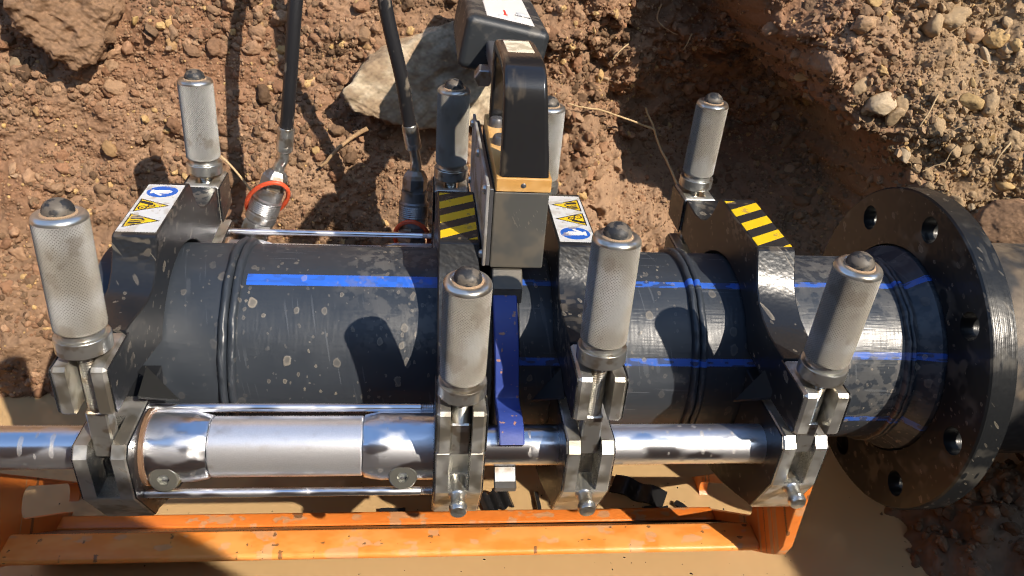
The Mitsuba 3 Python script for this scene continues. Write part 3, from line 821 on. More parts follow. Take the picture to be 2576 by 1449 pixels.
SHY, SHR = 0.130, 0.0145
for i, x in enumerate(CX):
    C = f'{M}__clamp' + ('' if i == 0 else f'_{i:03d}')
    hw = 0.0150
    up = man(prism(upper_poly(DZF[i], DZB[i]), x - hw, x + hw, 0.0008))
    ears = None
    for s in (-1, 1):
        dz = DZF[i] if s < 0 else DZB[i]
        e = man(box(x - 0.0161, x + 0.0161, min(s * 0.1285, s * 0.1695), max(s * 0.1285, s * 0.1695), 0.0440 + dz, 0.0788 + dz, 0.0022))
        up = up - man(box(x - 0.03, x + 0.03, min(s * 0.1275, s * 0.19), max(s * 0.1275, s * 0.19), 0.03 + dz, 0.095 + dz, 0))
        slot = man(box(x - 0.0072, x + 0.0072, min(s * 0.136, s * 0.2), max(s * 0.136, s * 0.2), 0.0 + dz, 0.1 + dz, 0))
        e = e - slot
        ears = e if ears is None else ears + e
    reg(C + '__upper_jaw', tm(up), 'm_black_paint', smooth=28)
    for s in (-1, 1):
        dz = DZF[i] if s < 0 else DZB[i]
        for q in (-1, 1):
            ch = [(s * 0.1282, 0.0438 + dz), (s * 0.1672, 0.0452 + dz), (s * 0.1682, 0.0470 + dz), (s * 0.1682, 0.0755 + dz), (s * 0.1668, 0.0775 + dz), (s * 0.1282, 0.0781 + dz)]
            reg(C + '__painted_cheek', prism(ch, x + q * 0.01645 - 0.00055, x + q * 0.01645 + 0.00055, 0.0003), 'm_black_paint')
            lf = LUGF[i]
            ch = [(s * 0.1138, 0.0292), (s * (lf - 0.0060), 0.0297), (s * (lf - 0.0008), 0.0232), (s * (lf - 0.0024), -0.0118), (s * 0.1422, -0.0510), (s * 0.1362, -0.0530), (s * 0.1362, 0.0100)]
            reg(C + '__painted_cheek', prism(ch, x + q * 0.01645 - 0.00055, x + q * 0.01645 + 0.00055, 0.0003), 'm_black_paint')
    parts = ears.decompose()
    for e in parts:
        reg(C + '__ear', tm(e), 'm_cast_metal', smooth=20)
    lo = man(prism(lower_poly(LUGF[i]), x - hw, x + hw, 0.0008))
    for s in (-1, 1):
        lug = man(prism([(s * y, z) for y, z in [(0.1135, 0.0302), (LUGF[i] - 0.0055, 0.0307), (LUGF[i] + 0.0003, 0.0237), (LUGF[i] - 0.0015, -0.012), (0.1424, -0.0522), (0.136, -0.054), (0.136, 0.01)]], x - 0.0161, x + 0.0161, 0.0009))
        slot = man(box(x - 0.0072, x + 0.0072, min(s * 0.1475, s * 0.2), max(s * 0.1475, s * 0.2), -0.0105, 0.05, 0)) + man(box(x - 0.0072, x + 0.0072, min(s * 0.134, s * 0.2), max(s * 0.134, s * 0.2), 0.0175, 0.05, 0))
        lo = lo - man(box(x - 0.03, x + 0.03, min(s * 0.1362, s * 0.2), max(s * 0.1362, s * 0.2), -0.0535, 0.05, 0)) if False else lo - slot
        reg(C + '__lug', tm(lug - slot), 'm_cast_metal', smooth=20)
        # hinge bolt: threaded shank and flat eye
        dz = DZF[i] if s < 0 else DZB[i]
        yb = s * 0.1530
        zt = 0.0788 + dz
        nz = 60
        thr = [(0.001, 0.034)] + [(0.0054 + 0.0005 * (k % 2), 0.036 + (zt - 0.034) * k / nz) for k in range(nz + 1)]
        reg(C + '__swing_bolt', cat(lathe(thr, (x, yb, 0), (0, 0, 1), 24), box(x - 0.0066, x + 0.0066, yb - 0.0062, yb + 0.0062, 0.0165, 0.043 + max(0, dz) * 0.7, 0.0012)), 'm_zinc', smooth=35)
    reg(C + '__lower_jaw', tm(lo), 'm_black_paint', smooth=28)
    # thin wedge of the pipe liner beside the jaw
    sx = 1 if i == 0 else -1
    if i != 1:
        w = [(x + sx * hw, -0.106, 0.050), (x + sx * hw, -0.130, 0.043), (x + sx * (hw + 0.019), -0.109, 0.024), (x + sx * hw, -0.105, 0.0475), (x + sx * hw, -0.129, 0.0405), (x + sx * (hw + 0.019), -0.108, 0.0215)]
        reg(C + '__liner', hull(w), 'm_liner')
    # locking pin on the front of the lug
    if i > 0:
        pr = [(0.0, -0.010), (0.0064, -0.010), (0.0064, 0.0035), (0.0058, 0.0045), (0.0050, 0.0055), (0.0047, 0.0095), (0.0052, 0.0115), (0.0062, 0.0130), (0.0063, 0.0160), (0.0052, 0.0180), (0.0, 0.0186)]
        reg(C + '__locking_pin', lathe(pr, (x, -LUGF[i] + 0.006, -0.0150), (0, -1, -0.12), 32), 'm_zinc', smooth=40)
    for (p0, p1) in ((HB[i], HT[i]), (BB[i], BT[i])):
        w = place(p0, p1)
        for nme, d in (('grip', GRIP), ('grip_rim', RIM), ('dirt_ring', DIRT), ('grip_cap', CAP), ('collar', COLLAR)):
            reg(f'{C}__{nme}', d, None, to_world=w)
    # sticker on the flat top
    zs = 0.1195
    y0, y1, xa, xb = -0.0425, 0.0395, x - 0.0136, x + 0.0136
    st = trimesh.Trimesh([(xa, y0, zs - 0.0002), (xb, y0, zs - 0.0002), (xb, y1, zs - 0.0002), (xa, y1, zs - 0.0002), (xa, y0, zs + 0.0005), (xb, y0, zs + 0.0005), (xb, y1, zs + 0.0005), (xa, y1, zs + 0.0005)],
                         [(4, 5, 6), (4, 6, 7), (0, 1, 5), (0, 5, 4), (1, 2, 6), (1, 6, 5), (2, 3, 7), (2, 7, 6), (3, 0, 4), (3, 4, 7)], process=False)
    uv = np.array([(0, 0), (1, 0), (1, 1), (0, 1)] * 2, float)
    mt = ('m_sticker_a', 'm_hazard', 'm_sticker_b', 'm_hazard')[i]
    lab = ('white sticker with two yellow warning triangles and a blue glove sign', 'sticker of black and yellow diagonal hazard stripes')[i % 2]
    reg(C + '__warning_sticker', st, mt, uv=uv, label=lab)
    labels[C] = {'label': ('leftmost clamp, with a white warning sticker', 'second clamp from the left, with hazard stripes half hidden by the tool box', 'third clamp from the left, with a white warning sticker', 'rightmost clamp, nearest the flange, with hazard stripes')[i]}

# shafts and hydraulic cylinders
for s in (-1, 1):
    y = s * SHY
    reg(M + '__guide_shaft', rod((-0.62 if s < 0 else -0.205, y, 0), (0.2535, y, 0), SHR, 72), 'm_chrome', smooth=40)
    H = reg(M + '__hydraulic_cylinder__barrel', rod((-0.1385, y, 0), (-0.0362, y, 0), 0.0208, 96, 0.0012), 'm_barrel', smooth=40)
    cyl = M + '__hydraulic_cylinder' if s < 0 else M + '__hydraulic_cylinder_001'
    if s > 0:
        scene[cyl + '__barrel'] = scene.pop(H)
    for (xa, xb, sg) in ((-0.1810, -0.1390, 1), (0.0135, -0.0358, -1)):
        L = abs(xb - xa)
        core = man(lathe([(0, 0), (0.0238, 0), (0.0238, L - 0.012), (0.0225, L - 0.004), (0.0215, L), (0, L)], (xa, y, 0), (sg, 0, 0), 96))
        flat = man(lathe([(0, 0), (0.0262, 0), (0.0262, L - 0.013), (0.0228, L - 0.001), (0.0222, L), (0, L)], (xa, y, 0), (sg, 0, 0), 8, phase=math.pi / 8 + 0.25))
        reg(cyl + '__end_block', tm(core ^ flat), 'm_chrome', smooth=22)
    reg(cyl + '__gland', lathe([(0.02, 0), (0.0255, 0), (0.0262, 0.001), (0.0262, 0.0042), (0.025, 0.005), (0.02, 0.005)], (-0.1822, y, 0), (1, 0, 0), 64), 'm_wet_soil', smooth=40)
    rods = ((-0.1116, 0.0190), (-0.1520, -0.0220)) if s < 0 else ((0.1490, 0.0255), (0.108, -0.022))
    for (ry, rz) in rods:
        pr = [(0.001, 0)] + [(0.0031, 0.0005), (0.0031, 0.1865)] + [(0.0026 + 0.0005 * (k % 2), 0.1875 + 0.0006 * k) for k in range(16)] + [(0.001, 0.198)]
        reg(cyl + '__tie_rod', lathe(pr, (-0.1835, ry, rz), (1, 0, 0), 24), 'm_chrome', smooth=40)
    for px in (-0.1660, -0.0085):
        if s < 0:
            d = np.array([0, -0.97, 0.20])
            d /= np.linalg.norm(d)
            p = np.array([px, y, -0.0118]) + d * 0.0195
            reg(cyl + '__port_seal', lathe([(0, -0.006), (0.0108, -0.006), (0.0108, 0.0012), (0.0102, 0.0016), (0, 0.0016)], p, d, 40), 'm_brass', smooth=40)
            plug = man(lathe([(0, 0.001), (0.0090, 0.001), (0.0097, 0.0018), (0.0097, 0.0054), (0.0088, 0.0064), (0, 0.0064)], p, d, 48)) - man(lathe([(0, 0.002), (0.0042, 0.002), (0.0042, 0.012), (0, 0.012)], p, d, 6))
            reg(cyl + '__port_plug', tm(plug), 'm_plug', smooth=30)
            reg(cyl + '__socket_shade', lathe([(0, 0.0012), (0.0046, 0.0012), (0.0046, 0.0022), (0, 0.0022)], p, d, 6), 'm_ink')  # ink-dark disc standing in for the shade inside the plug recess

# orange base frame
B = M + '__base_frame'
labels[B] = {'label': 'orange painted steel base frame standing in the water'}
def bar(pts_yz, x0, x1, b=0.0012):
    return prism(pts_yz, x0, x1, b)
def rail(sg):
    """Folded rail: flat top, a web sloping inwards and down, and a narrow ledge."""
    p = [(-0.1060, -0.1318), (-0.0835, -0.1318), (-0.0802, -0.1340), (-0.0800, -0.1365), (-0.0830, -0.1400), (-0.1050, -0.1400), (-0.1085, -0.1375), (-0.1085, -0.1345)]
    w = [(-0.0800, -0.1362), (-0.0205, -0.1925), (-0.0225, -0.1985), (-0.0830, -0.1398)]
    l = [(-0.0190, -0.1905), (-0.0070, -0.1900), (-0.0045, -0.1915), (-0.0045, -0.1980), (-0.0205, -0.1985), (-0.0205, -0.1922)]
    f = lambda q: [(sg * y, z) for y, z in q]
    return f(p), f(w), f(l)
for sg in (1, -1):
    p_, w_, l_ = rail(sg)
    reg(B + '__beam', bar(p_, -0.46 if sg > 0 else -0.15, 0.2925), 'm_pale_orange', smooth=50)
    if sg < 0:
        continue
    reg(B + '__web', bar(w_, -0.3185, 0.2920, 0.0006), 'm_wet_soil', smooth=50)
    reg(B + '__ledge', bar(l_, -0.3185, 0.2920, 0.0008), 'm_orange', smooth=50)

def end_plate(sx):
    """Upright plate across the frame's end, its lower edge sloping, with a long sloping hand slot."""
    out = [(-0.1390, 0.004), (-0.1390, -0.1000), (-0.1335, -0.1150), (-0.1200, -0.1290), (0.0600, -0.2970), (0.0980, -0.2520), (-0.1050, -0.0420), (-0.1130, -0.0250), (-0.1160, 0.004)]
    d = np.array([0.742, -0.670])
    n_ = np.array([0.670, 0.742])
    r_, L_, w_ = 0.0105, (0.137 if sx > 0 else 0.117), 0.0265
    c0 = np.array([-0.0845, -0.1230]) if sx > 0 else np.array([-0.0650, -0.1335])
    slot = []
    for (u_, v_, a0) in ((L_ - r_, r_, -90), (L_ - r_, w_ - r_, 0), (r_, w_ - r_, 90), (r_, r_, 180)):
        for a in np.linspace(a0, a0 + 90, 8):
            u2, v2 = u_ + r_ * math.cos(math.radians(a)), v_ + r_ * math.sin(math.radians(a))
            slot.append(tuple(c0 + d * u2 + n_ * v2))
    x0 = 0.2925 if sx > 0 else -0.3270
    p = man(prism(out, x0, x0 + 0.0085, 0.0006)) - man(prism(slot, x0 - 0.02, x0 + 0.03, 0))
    return tm(p)

reg(B + '__end_plate', end_plate(1), 'm_orange', smooth=30)
reg(B + '__end_plate', end_plate(-1), 'm_orange', smooth=30)

# ------------------------------------------------------------------ heating tool between the middle clamps
Hh = thing('heating_plate', 'boxy heating tool with black loop handle, amber block and blue arm between the middle clamps', 'heating tool')
def skew(m_):
    v_ = np.array(m_.vertices)
    v_[:, 0] -= 0.0133 * (v_[:, 1] + 0.055)
    return trimesh.Trimesh(v_, m_.faces, process=False)
reg(Hh + '__plate', xl([(0.0, 0.0585), (0.0925, 0.0585), (0.0935, 0.0595), (0.0935, 0.0735), (0.0925, 0.0745), (0, 0.0745)], 120), 'm_dark_steel', smooth=40)
# blue arm: a curved bar round the front of the disc, ending on the guide shaft
cen = np.array([(-0.052, 0.088), (-0.062, 0.082), (-0.075, 0.072), (-0.087, 0.056), (-0.0945, 0.040), (-0.0985, 0.028), (-0.103, 0.020), (-0.110, 0.0180), (-0.119, 0.0185), (-0.129, 0.0205), (-0.138, 0.0190), (-0.1455, 0.0125)])
cc2 = catmull(np.column_stack([np.zeros(len(cen)), cen]), 5)[:, 1:]
tt = np.gradient(cc2, axis=0)
tt /= np.linalg.norm(tt, axis=1, keepdims=True)
nn = np.stack([-tt[:, 1], tt[:, 0]], 1)
poly = np.vstack([cc2 + nn * 0.004, (cc2 - nn * 0.006)[::-1]])
arm = prism(poly, 0.0570, 0.0745, 0.0008)
arm.vertices[:, 0] -= np.interp(arm.vertices[:, 2], [0.015, 0.09], [0.0, 0.003])
reg(Hh + '__arm', arm, 'm_blue', smooth=30)
reg(Hh + '__foot', prism([(-0.1150, -0.0130), (-0.1230, -0.0260), (-0.1330, -0.0345), (-0.1400, -0.0355), (-0.1408, -0.0315), (-0.1350, -0.0305), (-0.1270, -0.023), (-0.120, -0.0115)], 0.0572, 0.0732, 0.0006), 'm_coupling', smooth=30)
reg(Hh + '__bracket', prism([(-0.035, 0.10), (-0.056, 0.102), (-0.066, 0.092), (-0.066, 0.080), (-0.05, 0.075), (-0.03, 0.083)], 0.0535, 0.0755, 0.0008), 'm_tool_grey', smooth=30)
reg(Hh + '__housing', rbox(0.0512, 0.0902, -0.0550, 0.0780, 0.1030, 0.1636, 0.0016), 'm_tool_grey', smooth=30)
reg(Hh + '__insulator', box(0.0520, 0.0908, -0.0560, 0.0800, 0.1637, 0.1742, 0.0008), 'm_amber')
reg(Hh + '__front_screw', lathe([(0.0018, 0), (0.0018, 0.0004), (0.0012, 0.0008), (0, 0.0009)], (0.0712, -0.0560, 0.1690), (0, -1, 0), 16), 'm_dark_steel', smooth=50)
reg(Hh + '__side_plate', skew(box(0.0455, 0.0478, -0.0570, 0.0950, 0.1055, 0.1690, 0.0005)), 'm_plate')
reg(Hh + '__side_gasket', skew(box(0.0480, 0.0510, -0.0545, 0.0900, 0.1045, 0.1650, 0.0005)), 'm_dark_steel')
for (by_, bz_) in ((-0.050, 0.163), (-0.050, 0.112), (0.020, 0.163), (0.020, 0.112), (0.088, 0.163), (0.088, 0.112)):
    reg(Hh + '__bolt', lathe([(0.0034, 0.0), (0.0034, 0.0008), (0.0030, 0.0018), (0.0016, 0.0026), (0, 0.0028)], (0.0455 - 0.0133 * (by_ + 0.055), by_, bz_), (-1, 0, 0), 20), 'm_zinc', smooth=50)

def strip_loop(path, half, thick, rnd=0.003):
    """A broad strap swept along a path in the (y, z) plane; half = half width in x per point, centre in x per point."""
    p = np.asarray(path)           # y, z, xc, half
    pp = catmull(p, 8)
    t_ = np.gradient(pp[:, :2], axis=0)
    t_ /= np.linalg.norm(t_, axis=1, keepdims=True)
    n_ = np.stack([-t_[:, 1], t_[:, 0]], 1)
    sec = []
    hw_ = 1.0
    for (cx, cy, a0) in ((1, 1, 0), (-1, 1, 90), (-1, -1, 180), (1, -1, 270)):
        for a in np.linspace(a0, a0 + 90, 5):
            sec.append((cx, math.cos(math.radians(a)), cy, math.sin(math.radians(a))))
    V = []
    for k in range(len(pp)):
        for (cx, ca, cy, sa) in sec:
            X = cx * (pp[k, 3] - rnd) + rnd * ca
            Tn = cy * (thick / 2 - rnd) + rnd * sa
            V.append((pp[k, 2] + X, pp[k, 0] + n_[k, 0] * Tn, pp[k, 1] + n_[k, 1] * Tn))
    n = len(sec)
    V = np.array(V)
    i, j = np.meshgrid(np.arange(len(pp) - 1), np.arange(n), indexing='ij')
    q = np.stack([i * n + j, i * n + (j + 1) % n, (i + 1) * n + (j + 1) % n, (i + 1) * n + j], -1).reshape(-1, 4)
    f = [q[:, [0, 1, 2]], q[:, [0, 2, 3]]]
    k = np.arange(1, n - 1)
    o = (len(pp) - 1) * n
    f += [np.stack([0 * k, k + 1, k], 1), np.stack([o + 0 * k, o + k, o + k + 1], 1)]
    m_ = trimesh.Trimesh(V, np.vstack(f), process=False)
    return m_

LOOP = [(-0.0500, 0.1742, 0.0717, 0.0172), (-0.0480, 0.1900, 0.0712, 0.0166), (-0.0455, 0.2120, 0.0700, 0.0156), (-0.0425, 0.2300, 0.0690, 0.0149), (-0.0360, 0.2390, 0.0686, 0.0147), (-0.0230, 0.2428, 0.0684, 0.0146),
        (0.0050, 0.2425, 0.0684, 0.0146), (0.0360, 0.2405, 0.0684, 0.0146), (0.0500, 0.2370, 0.0684, 0.0144), (0.0590, 0.2270, 0.0684, 0.0140), (0.0620, 0.2100, 0.0684, 0.0138), (0.0640, 0.1742, 0.0684, 0.0138)]
reg(Hh + '__handle', strip_loop(LOOP, None, 0.0095), 'm_gloss_black', smooth=50)
lab = box(0.0590, 0.0782, -0.0060, 0.0330, 0.0, 0.0006, 0.0002)
v = np.array(lab.vertices)
v[:, 2] += np.interp(v[:, 1], [-0.006, 0.033], [0.2473, 0.2455])
reg(Hh + '__blank_label', trimesh.Trimesh(v, lab.faces, process=False), 'm_label', label='blank dirty cream label on top of the handle')
for by_ in (0.012, 0.052):
    reg(Hh + '__handle_bolt', lathe([(0.0062, 0), (0.0062, 0.004), (0.005, 0.0065), (0, 0.0075)], (0.060, by_, 0.1742), (0, 0, 1), 24), 'm_dark_steel', smooth=40)

# controller box on the back of the handle
K = Hh + '__controller_box'
roll = math.radians(10)
ctr = np.array([0.0690, 0.155, 0.190])
def tilt(m_):
    v_ = np.array(m_.vertices, float)
    c_, s_ = math.cos(roll), math.sin(roll)
    w_ = np.column_stack([v_[:, 0] * c_ + v_[:, 2] * s_, v_[:, 1], -v_[:, 0] * s_ + v_[:, 2] * c_]) + ctr
    return trimesh.Trimesh(w_, m_.faces, process=False)
bx_ = rbox(-0.038, 0.038, 0.0, 0.150, -0.006, 0.042, 0.007)
reg(K + '__case', tilt(bx_), 'm_box_black', smooth=50)
reg(K + '__panel', tilt(box(-0.0205, 0.0235, 0.013, 0.125, 0.0415, 0.0426, 0.0004)), 'm_panel', label='white control panel with a three digit display')
reg(K + '__display', tilt(box(-0.0095, 0.0145, 0.0165, 0.0265, 0.0422, 0.0430, 0.0002)), 'm_display')
def flat_text(s, h, cx, cy, z):
    tmh = meshkit.text_mesh(s, h, 0.0003)
    v_ = np.array(tmh.vertices)
    v_ -= [(v_[:, 0].min() + v_[:, 0].max()) / 2, (v_[:, 1].min() + v_[:, 1].max()) / 2, 0]
    v_[:, :2] *= -1
    return trimesh.Trimesh(v_ + [cx, cy, z], tmh.faces, process=False)
for k, cx in enumerate((-0.0050, 0.0025, 0.0100)):
    reg(K + '__digit', tilt(flat_text('8', 0.0065, cx, 0.0215, 0.0430)), 'm_digit')
reg(K + '__lettering', tilt(flat_text('On/Off', 0.0036, 0.0150, 0.0400, 0.0427)), 'm_ink')
reg(K + '__thermometer_mark', tilt(cat(box(-0.0028, -0.0008, 0.031, 0.050, 0.0424, 0.0429, 0.0001), box(-0.0036, 0.0, 0.029, 0.0325, 0.0424, 0.0430, 0.0001))), 'm_red')
reg(K + '__button', tilt(lathe([(0.0055, 0), (0.0055, 0.001), (0.004, 0.0014), (0, 0.0015)], (0.0150, 0.050, 0.0424), (0, 0, 1), 24)), 'm_display', smooth=40)
reg(Hh + '__neck', rbox(0.0560, 0.0745, 0.060, 0.160, 0.2020, 0.2160, 0.003), 'm_dark_steel', smooth=40)
reg(Hh + '__neck_nut', lathe([(0, 0), (0.0075, 0), (0.0085, 0.0012), (0.0085, 0.012), (0.0075, 0.0132), (0, 0.0132)], (0.052, 0.105, 0.196), (0.05, 1, 0.2), 6), 'm_coupling')

# ------------------------------------------------------------------ hydraulic hoses
def hose(idx, port, knee, ferr0, ferr1, path, label, tether, drop):
    Hn = thing('hydraulic_hose', label, 'hose')
    port, knee, ferr0, ferr1 = map(np.array, (port, knee, ferr0, ferr1))
    d = knee - port
    L = np.linalg.norm(d)
    k = L / 0.085
    reg(Hn + '__adapter', lathe([(0, -0.02), (0.0135, -0.02), (0.0135, 0.010 * k), (0, 0.010 * k)], port, d, 6), 'm_coupling')
    reg(Hn + '__hex_nut', lathe([(0, 0.010 * k), (0.0142, 0.010 * k), (0.0150, 0.012 * k), (0.0150, 0.024 * k), (0.0142, 0.026 * k), (0, 0.026 * k)], port, d, 6, phase=0.4), 'm_coupling')
    sl = [(0, 0.026), (0.0138, 0.026), (0.0146, 0.027), (0.0146, 0.034), (0.0135, 0.035), (0.0135, 0.036)] + [(0.0147 - 0.0006 * (q % 2), 0.037 + 0.001 * q) for q in range(13)] + [(0.0147, 0.0505), (0.0128, 0.052), (0.0128, 0.062), (0.0110, 0.063), (0, 0.063)]
    reg(Hn + '__coupling_sleeve', lathe([(r, h * k) for r, h in sl], port, d, 56), 'm_coupling', smooth=35)
    reg(Hn + '__hose_nut', lathe([(0, 0.063 * k), (0.0118, 0.063 * k), (0.0124, 0.0645 * k), (0.0124, 0.075 * k), (0.0108, 0.079 * k), (0.0080, 0.083 * k), (0, 0.083 * k)], port, d, 6, phase=0.2), 'm_coupling')
    st_ = catmull([port + d * 0.95, knee + d * 0.06, ferr0 - (ferr1 - ferr0) * 0.35, ferr0 + (ferr1 - ferr0) * 0.05], 8)
    reg(Hn + '__stem', tube(st_, np.linspace(0.0058, 0.0046, len(st_)), 20), 'm_zinc', smooth=50)
    e = ferr1 - ferr0
    L2 = np.linalg.norm(e)
    reg(Hn + '__ferrule', lathe([(0, 0), (0.0072, 0), (0.0078, 0.001), (0.0078, L2 * 0.2), (0.0074, L2 * 0.24), (0.0078, L2 * 0.3), (0.0078, L2 - 0.001), (0.0072, L2), (0, L2)], ferr0, e, 32), 'm_zinc', smooth=35)
    pth = catmull(np.vstack([ferr1 - e * 0.1, ferr1 + e * 0.3, path]), 12)
    reg(Hn + '__rubber_tube', tube(pth, 0.0063, 20), 'm_rubber', smooth=60)
    dd, a, b_ = frame(d)
    ang = np.linspace(0, 2 * math.pi, 40, endpoint=False)
    h = tether * k
    ring = []
    for q in ang:
        o_ = (0.0172 * math.cos(q)) * a + (0.0172 * math.sin(q)) * b_
        ring.append(port + dd * (h + drop * (o_[0] / 0.0165) - 0.022 * (o_[1] / 0.0165)) + o_)
    ring = np.vstack([ring, ring[:2]])
    loop = tube(ring, 0.0022, 10)
    reg(Hn + '__tether_ring', loop, 'm_tether', smooth=60)
    return Hn

hose(0, (-0.1645, 0.164, 0.006), (-0.1350, 0.176, 0.0800), (-0.1285, 0.176, 0.0985), (-0.1250, 0.176, 0.1215),
     [(-0.1185, 0.172, 0.165), (-0.110, 0.176, 0.235), (-0.098, 0.20, 0.33), (-0.07, 0.28, 0.48), (0.0, 0.50, 0.72), (0.1, 0.9, 0.92), (0.3, 1.6, 0.86)],
     'left black hydraulic hose with an orange tether ring at the top of its coupling', 0.050, 0.008)
hose(1, (-0.0075, 0.166, 0.001), (-0.0045, 0.178, 0.0840), (-0.0066, 0.178, 0.1045), (-0.0108, 0.177, 0.1285),
     [(-0.0185, 0.172, 0.175), (-0.033, 0.172, 0.24), (-0.045, 0.18, 0.33), (-0.05, 0.25, 0.50), (0.02, 0.47, 0.74), (0.14, 0.85, 0.93), (0.4, 1.6, 0.86)],
     'right black hydraulic hose with a red tether ring low on its coupling', 0.012, -0.002)

# ------------------------------------------------------------------ shavings in the water, straw, roots
def ribbon(path, width, normal, th=0.0009):
    p = catmull(path, 6)
    n_ = np.asarray(normal, float) / np.linalg.norm(normal)
    t_ = np.gradient(p, axis=0)
    t_ /= np.linalg.norm(t_, axis=1, keepdims=True)
    w_ = np.broadcast_to(n_, p.shape)
    k_ = np.cross(t_, w_)
    k_ /= np.linalg.norm(k_, axis=1, keepdims=True)
    V = np.stack([p - w_ * width / 2 - k_ * th, p + w_ * width / 2 - k_ * th, p + w_ * width / 2 + k_ * th, p - w_ * width / 2 + k_ * th], 1).reshape(-1, 3)
    i, j = np.meshgrid(np.arange(len(p) - 1), np.arange(4), indexing='ij')
    q = np.stack([i * 4 + j, i * 4 + (j + 1) % 4, (i + 1) * 4 + (j + 1) % 4, (i + 1) * 4 + j], -1).reshape(-1, 4)
    o = (len(p) - 1) * 4
    f = np.vstack([q[:, [0, 1, 2]], q[:, [0, 2, 3]], [[0, 2, 1], [0, 3, 2], [o, o + 1, o + 2], [o, o + 2, o + 3]]])
    return trimesh.Trimesh(V, f, process=False)

sw = WZ
def wav(x, y, ang, length, n, amp):
    c_, s_ = math.cos(ang), math.sin(ang)
    return [(x + c_ * length * k / n, y + s_ * length * k / n, sw + 0.004 + amp * (k % 2)) for k in range(n + 1)], (-s_, c_, 0.25)
for (x_, y_, a_, L_, k_, am_, wd_, lb_) in (
        (0.066, 0.011, 0.30, 0.030, 6, 0.0050, 0.020, 'thick curled black plastic shaving floating left of the third clamp lug'),
        (0.203, 0.040, -0.50, 0.055, 4, 0.003, 0.022, 'long dark plastic shaving lying in the water under the right chrome shaft'),
        (0.226, 0.001, -0.02, 0.026, 3, 0.002, 0.008, 'short narrow black shaving at the ledge below the long shaving'),
        (0.1222, 0.002, 1.60, 0.026, 3, 0.001, 0.004, 'thin upright black sliver floating beside the third clamp'),
        (-0.034, 0.006, 0.0, 0.025, 3, 0.001, 0.004, 'thin black sliver floating below the left cylinder end'),
        (0.262, 0.012, -0.9, 0.024, 3, 0.001, 0.006, 'thin black sliver in the hand slot of the orange end plate')):
    p_, n_ = wav(x_, y_, a_, L_, k_, am_)
    reg('plastic_shaving', ribbon(p_, wd_, n_), 'm_shaving', smooth=40, label=lb_, category='shaving')

# floating specks
V, F = [], []
o = 0
for k in range(150):
    x_, y_ = rng.uniform(-0.35, 0.48), rng.uniform(-0.15, -0.05) if rng.random() < 0.75 else rng.uniform(0.0, 0.05)
    pr = clod_protos[k % 8]
    v_ = pr.vertices * np.array([rng.uniform(0.5, 1.6), rng.uniform(0.5, 1.2), 0.4]) * rng.uniform(0.0005, 0.0011) @ rand_rot(1)[0].T * np.array([1, 1, 0.5]) + [x_, y_, WZ + 0.0002]
    V.append(v_)
    F.append(pr.faces + o)
    o += len(v_)
reg('floating_specks', trimesh.Trimesh(np.vstack(V), np.vstack(F), process=False), 'm_shaving', smooth=True, label='dark specks of dirt floating on the muddy water', kind='stuff')


# straw and roots on the trench wall
def wobble(pts, amp, seed):
    p = catmull(pts, 7)
    q = np.stack([meshkit.fbm(p * 60 + k * 5, 2, seed) - 0.5 for k in range(3)], -1)
    return p + amp * q

def stalk(kind, pts, r0, r1, material, label, amp=0.004, seed=1, parts=None):
    p = wobble(pts, amp, seed)
    key = thing(kind, label, 'straw' if 'stalk' in kind else 'root')
    reg(key + '__stem' if parts else key, tube(p, np.linspace(r0, r1, len(p)), 7), material, smooth=60)
    for k, q in enumerate(parts or []):
        w = wobble(q, amp, seed + k + 3)
        reg(key + '__side_shoot', tube(w, np.linspace(r1, r1 * 0.5, len(w)), 6), material, smooth=60)

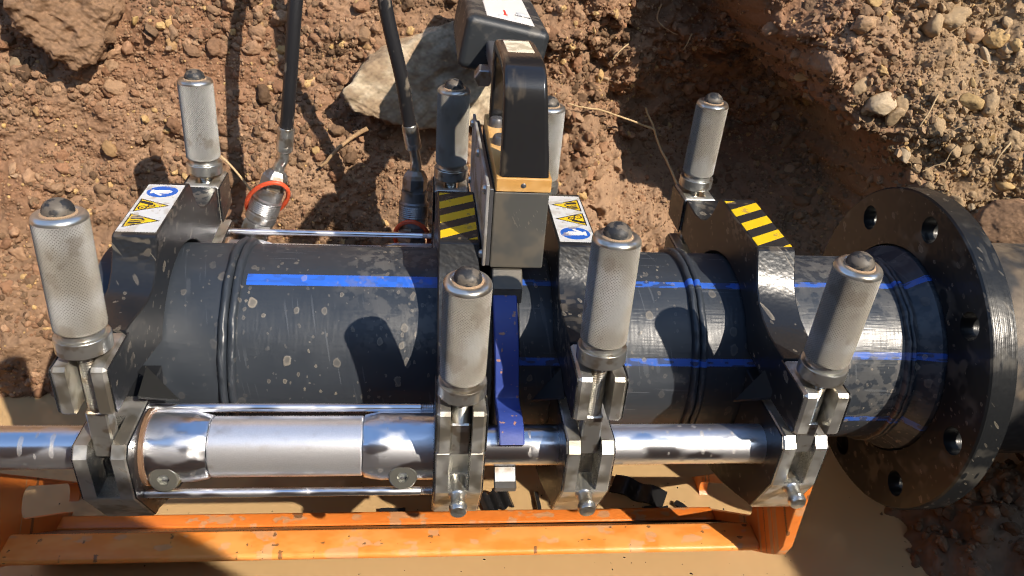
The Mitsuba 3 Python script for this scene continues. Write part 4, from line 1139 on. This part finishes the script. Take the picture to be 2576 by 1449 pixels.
stalk('dry_stalk', [(0.2900, 0.4420, 0.0720), (0.3140, 0.4330, 0.0240), (0.3300, 0.4220, -0.0020), (0.3440, 0.4100, -0.0260)], 0.0014, 0.0018, 'm_straw', 'pale dry straw stalk leaning behind the rightmost rear handle', 0.003, 2,
      [[(0.3060, 0.4360, 0.0440), (0.2811, 0.4300, 0.0540), (0.2215, 0.3862, 0.0821), (0.1683, 0.3376, 0.1052)]])
stalk('dry_stalk', [(-0.2130, 0.2570, 0.0640), (-0.1952, 0.2510, 0.0480), (-0.1760, 0.2440, 0.0240)], 0.0014, 0.0012, 'm_straw', 'thin dry straw behind the left hose coupling', 0.001, 3)
stalk('root', [(-0.1072, 0.2740, 0.0453), (-0.0908, 0.2760, 0.0613), (-0.0694, 0.2880, 0.0760), (-0.0585, 0.2900, 0.0822)], 0.0016, 0.0028, 'm_root', 'brown root lying on the shaded soil between the two hoses', 0.006, 4)
stalk('root', [(0.3903, 0.3195, 0.2307), (0.3990, 0.3380, 0.2080), (0.4060, 0.3500, 0.1879)], 0.0010, 0.0004, 'm_straw', 'pale thin root hanging into the dark hollow at the top', 0.004, 5)
stalk('root', [(0.3984, 0.2840, 0.2271), (0.4069, 0.2860, 0.2171), (0.4150, 0.2930, 0.2007)], 0.0008, 0.0004, 'm_straw', 'short thin root at the left tip of the gravelly overhang', 0.003, 6)
stalk('root', [(0.5307, 0.2117, 0.1696), (0.5227, 0.2080, 0.1498), (0.5173, 0.2060, 0.1379)], 0.0010, 0.0005, 'm_straw', 'thin pale root sticking out at the lower lip of the overhang', 0.004, 7)
stalk('root', [(0.6221, 0.2000, 0.1269), (0.6120, 0.1930, 0.1168), (0.6071, 0.1920, 0.1020)], 0.0013, 0.0006, 'm_straw', 'pale curved root in the gravel near the right edge', 0.005, 8)
stalk('root', [(0.5600, 0.1960, 0.1220), (0.5560, 0.2000, 0.1047), (0.5480, 0.2040, 0.0982), (0.5380, 0.2060, 0.0881)], 0.0006, 0.0004, 'm_straw', 'fine branching root over the dark gap above the flange', 0.006, 9, [[(0.5560, 0.2000, 0.1047), (0.5600, 0.2030, 0.0930)]])
stalk('root', [(0.2796, 0.4050, 0.2086), (0.2763, 0.4060, 0.1917), (0.2840, 0.4010, 0.1816), (0.3037, 0.4050, 0.1749)], 0.0010, 0.0005, 'm_root', 'thin forked root hanging at the top middle of the wall', 0.005, 10)
stalk('root', [(0.2421, 0.3900, 0.1644), (0.2319, 0.3840, 0.1556), (0.2255, 0.3850, 0.1459)], 0.0009, 0.0006, 'm_straw', 'short pale root on the dark clods right of the black handle', 0.004, 11)
stalk('root', [(0.3262, 0.4180, 0.1732), (0.3240, 0.4200, 0.1625), (0.3216, 0.4240, 0.1522)], 0.0009, 0.0006, 'm_straw', 'short pale root above the rightmost rear handle', 0.003, 12)
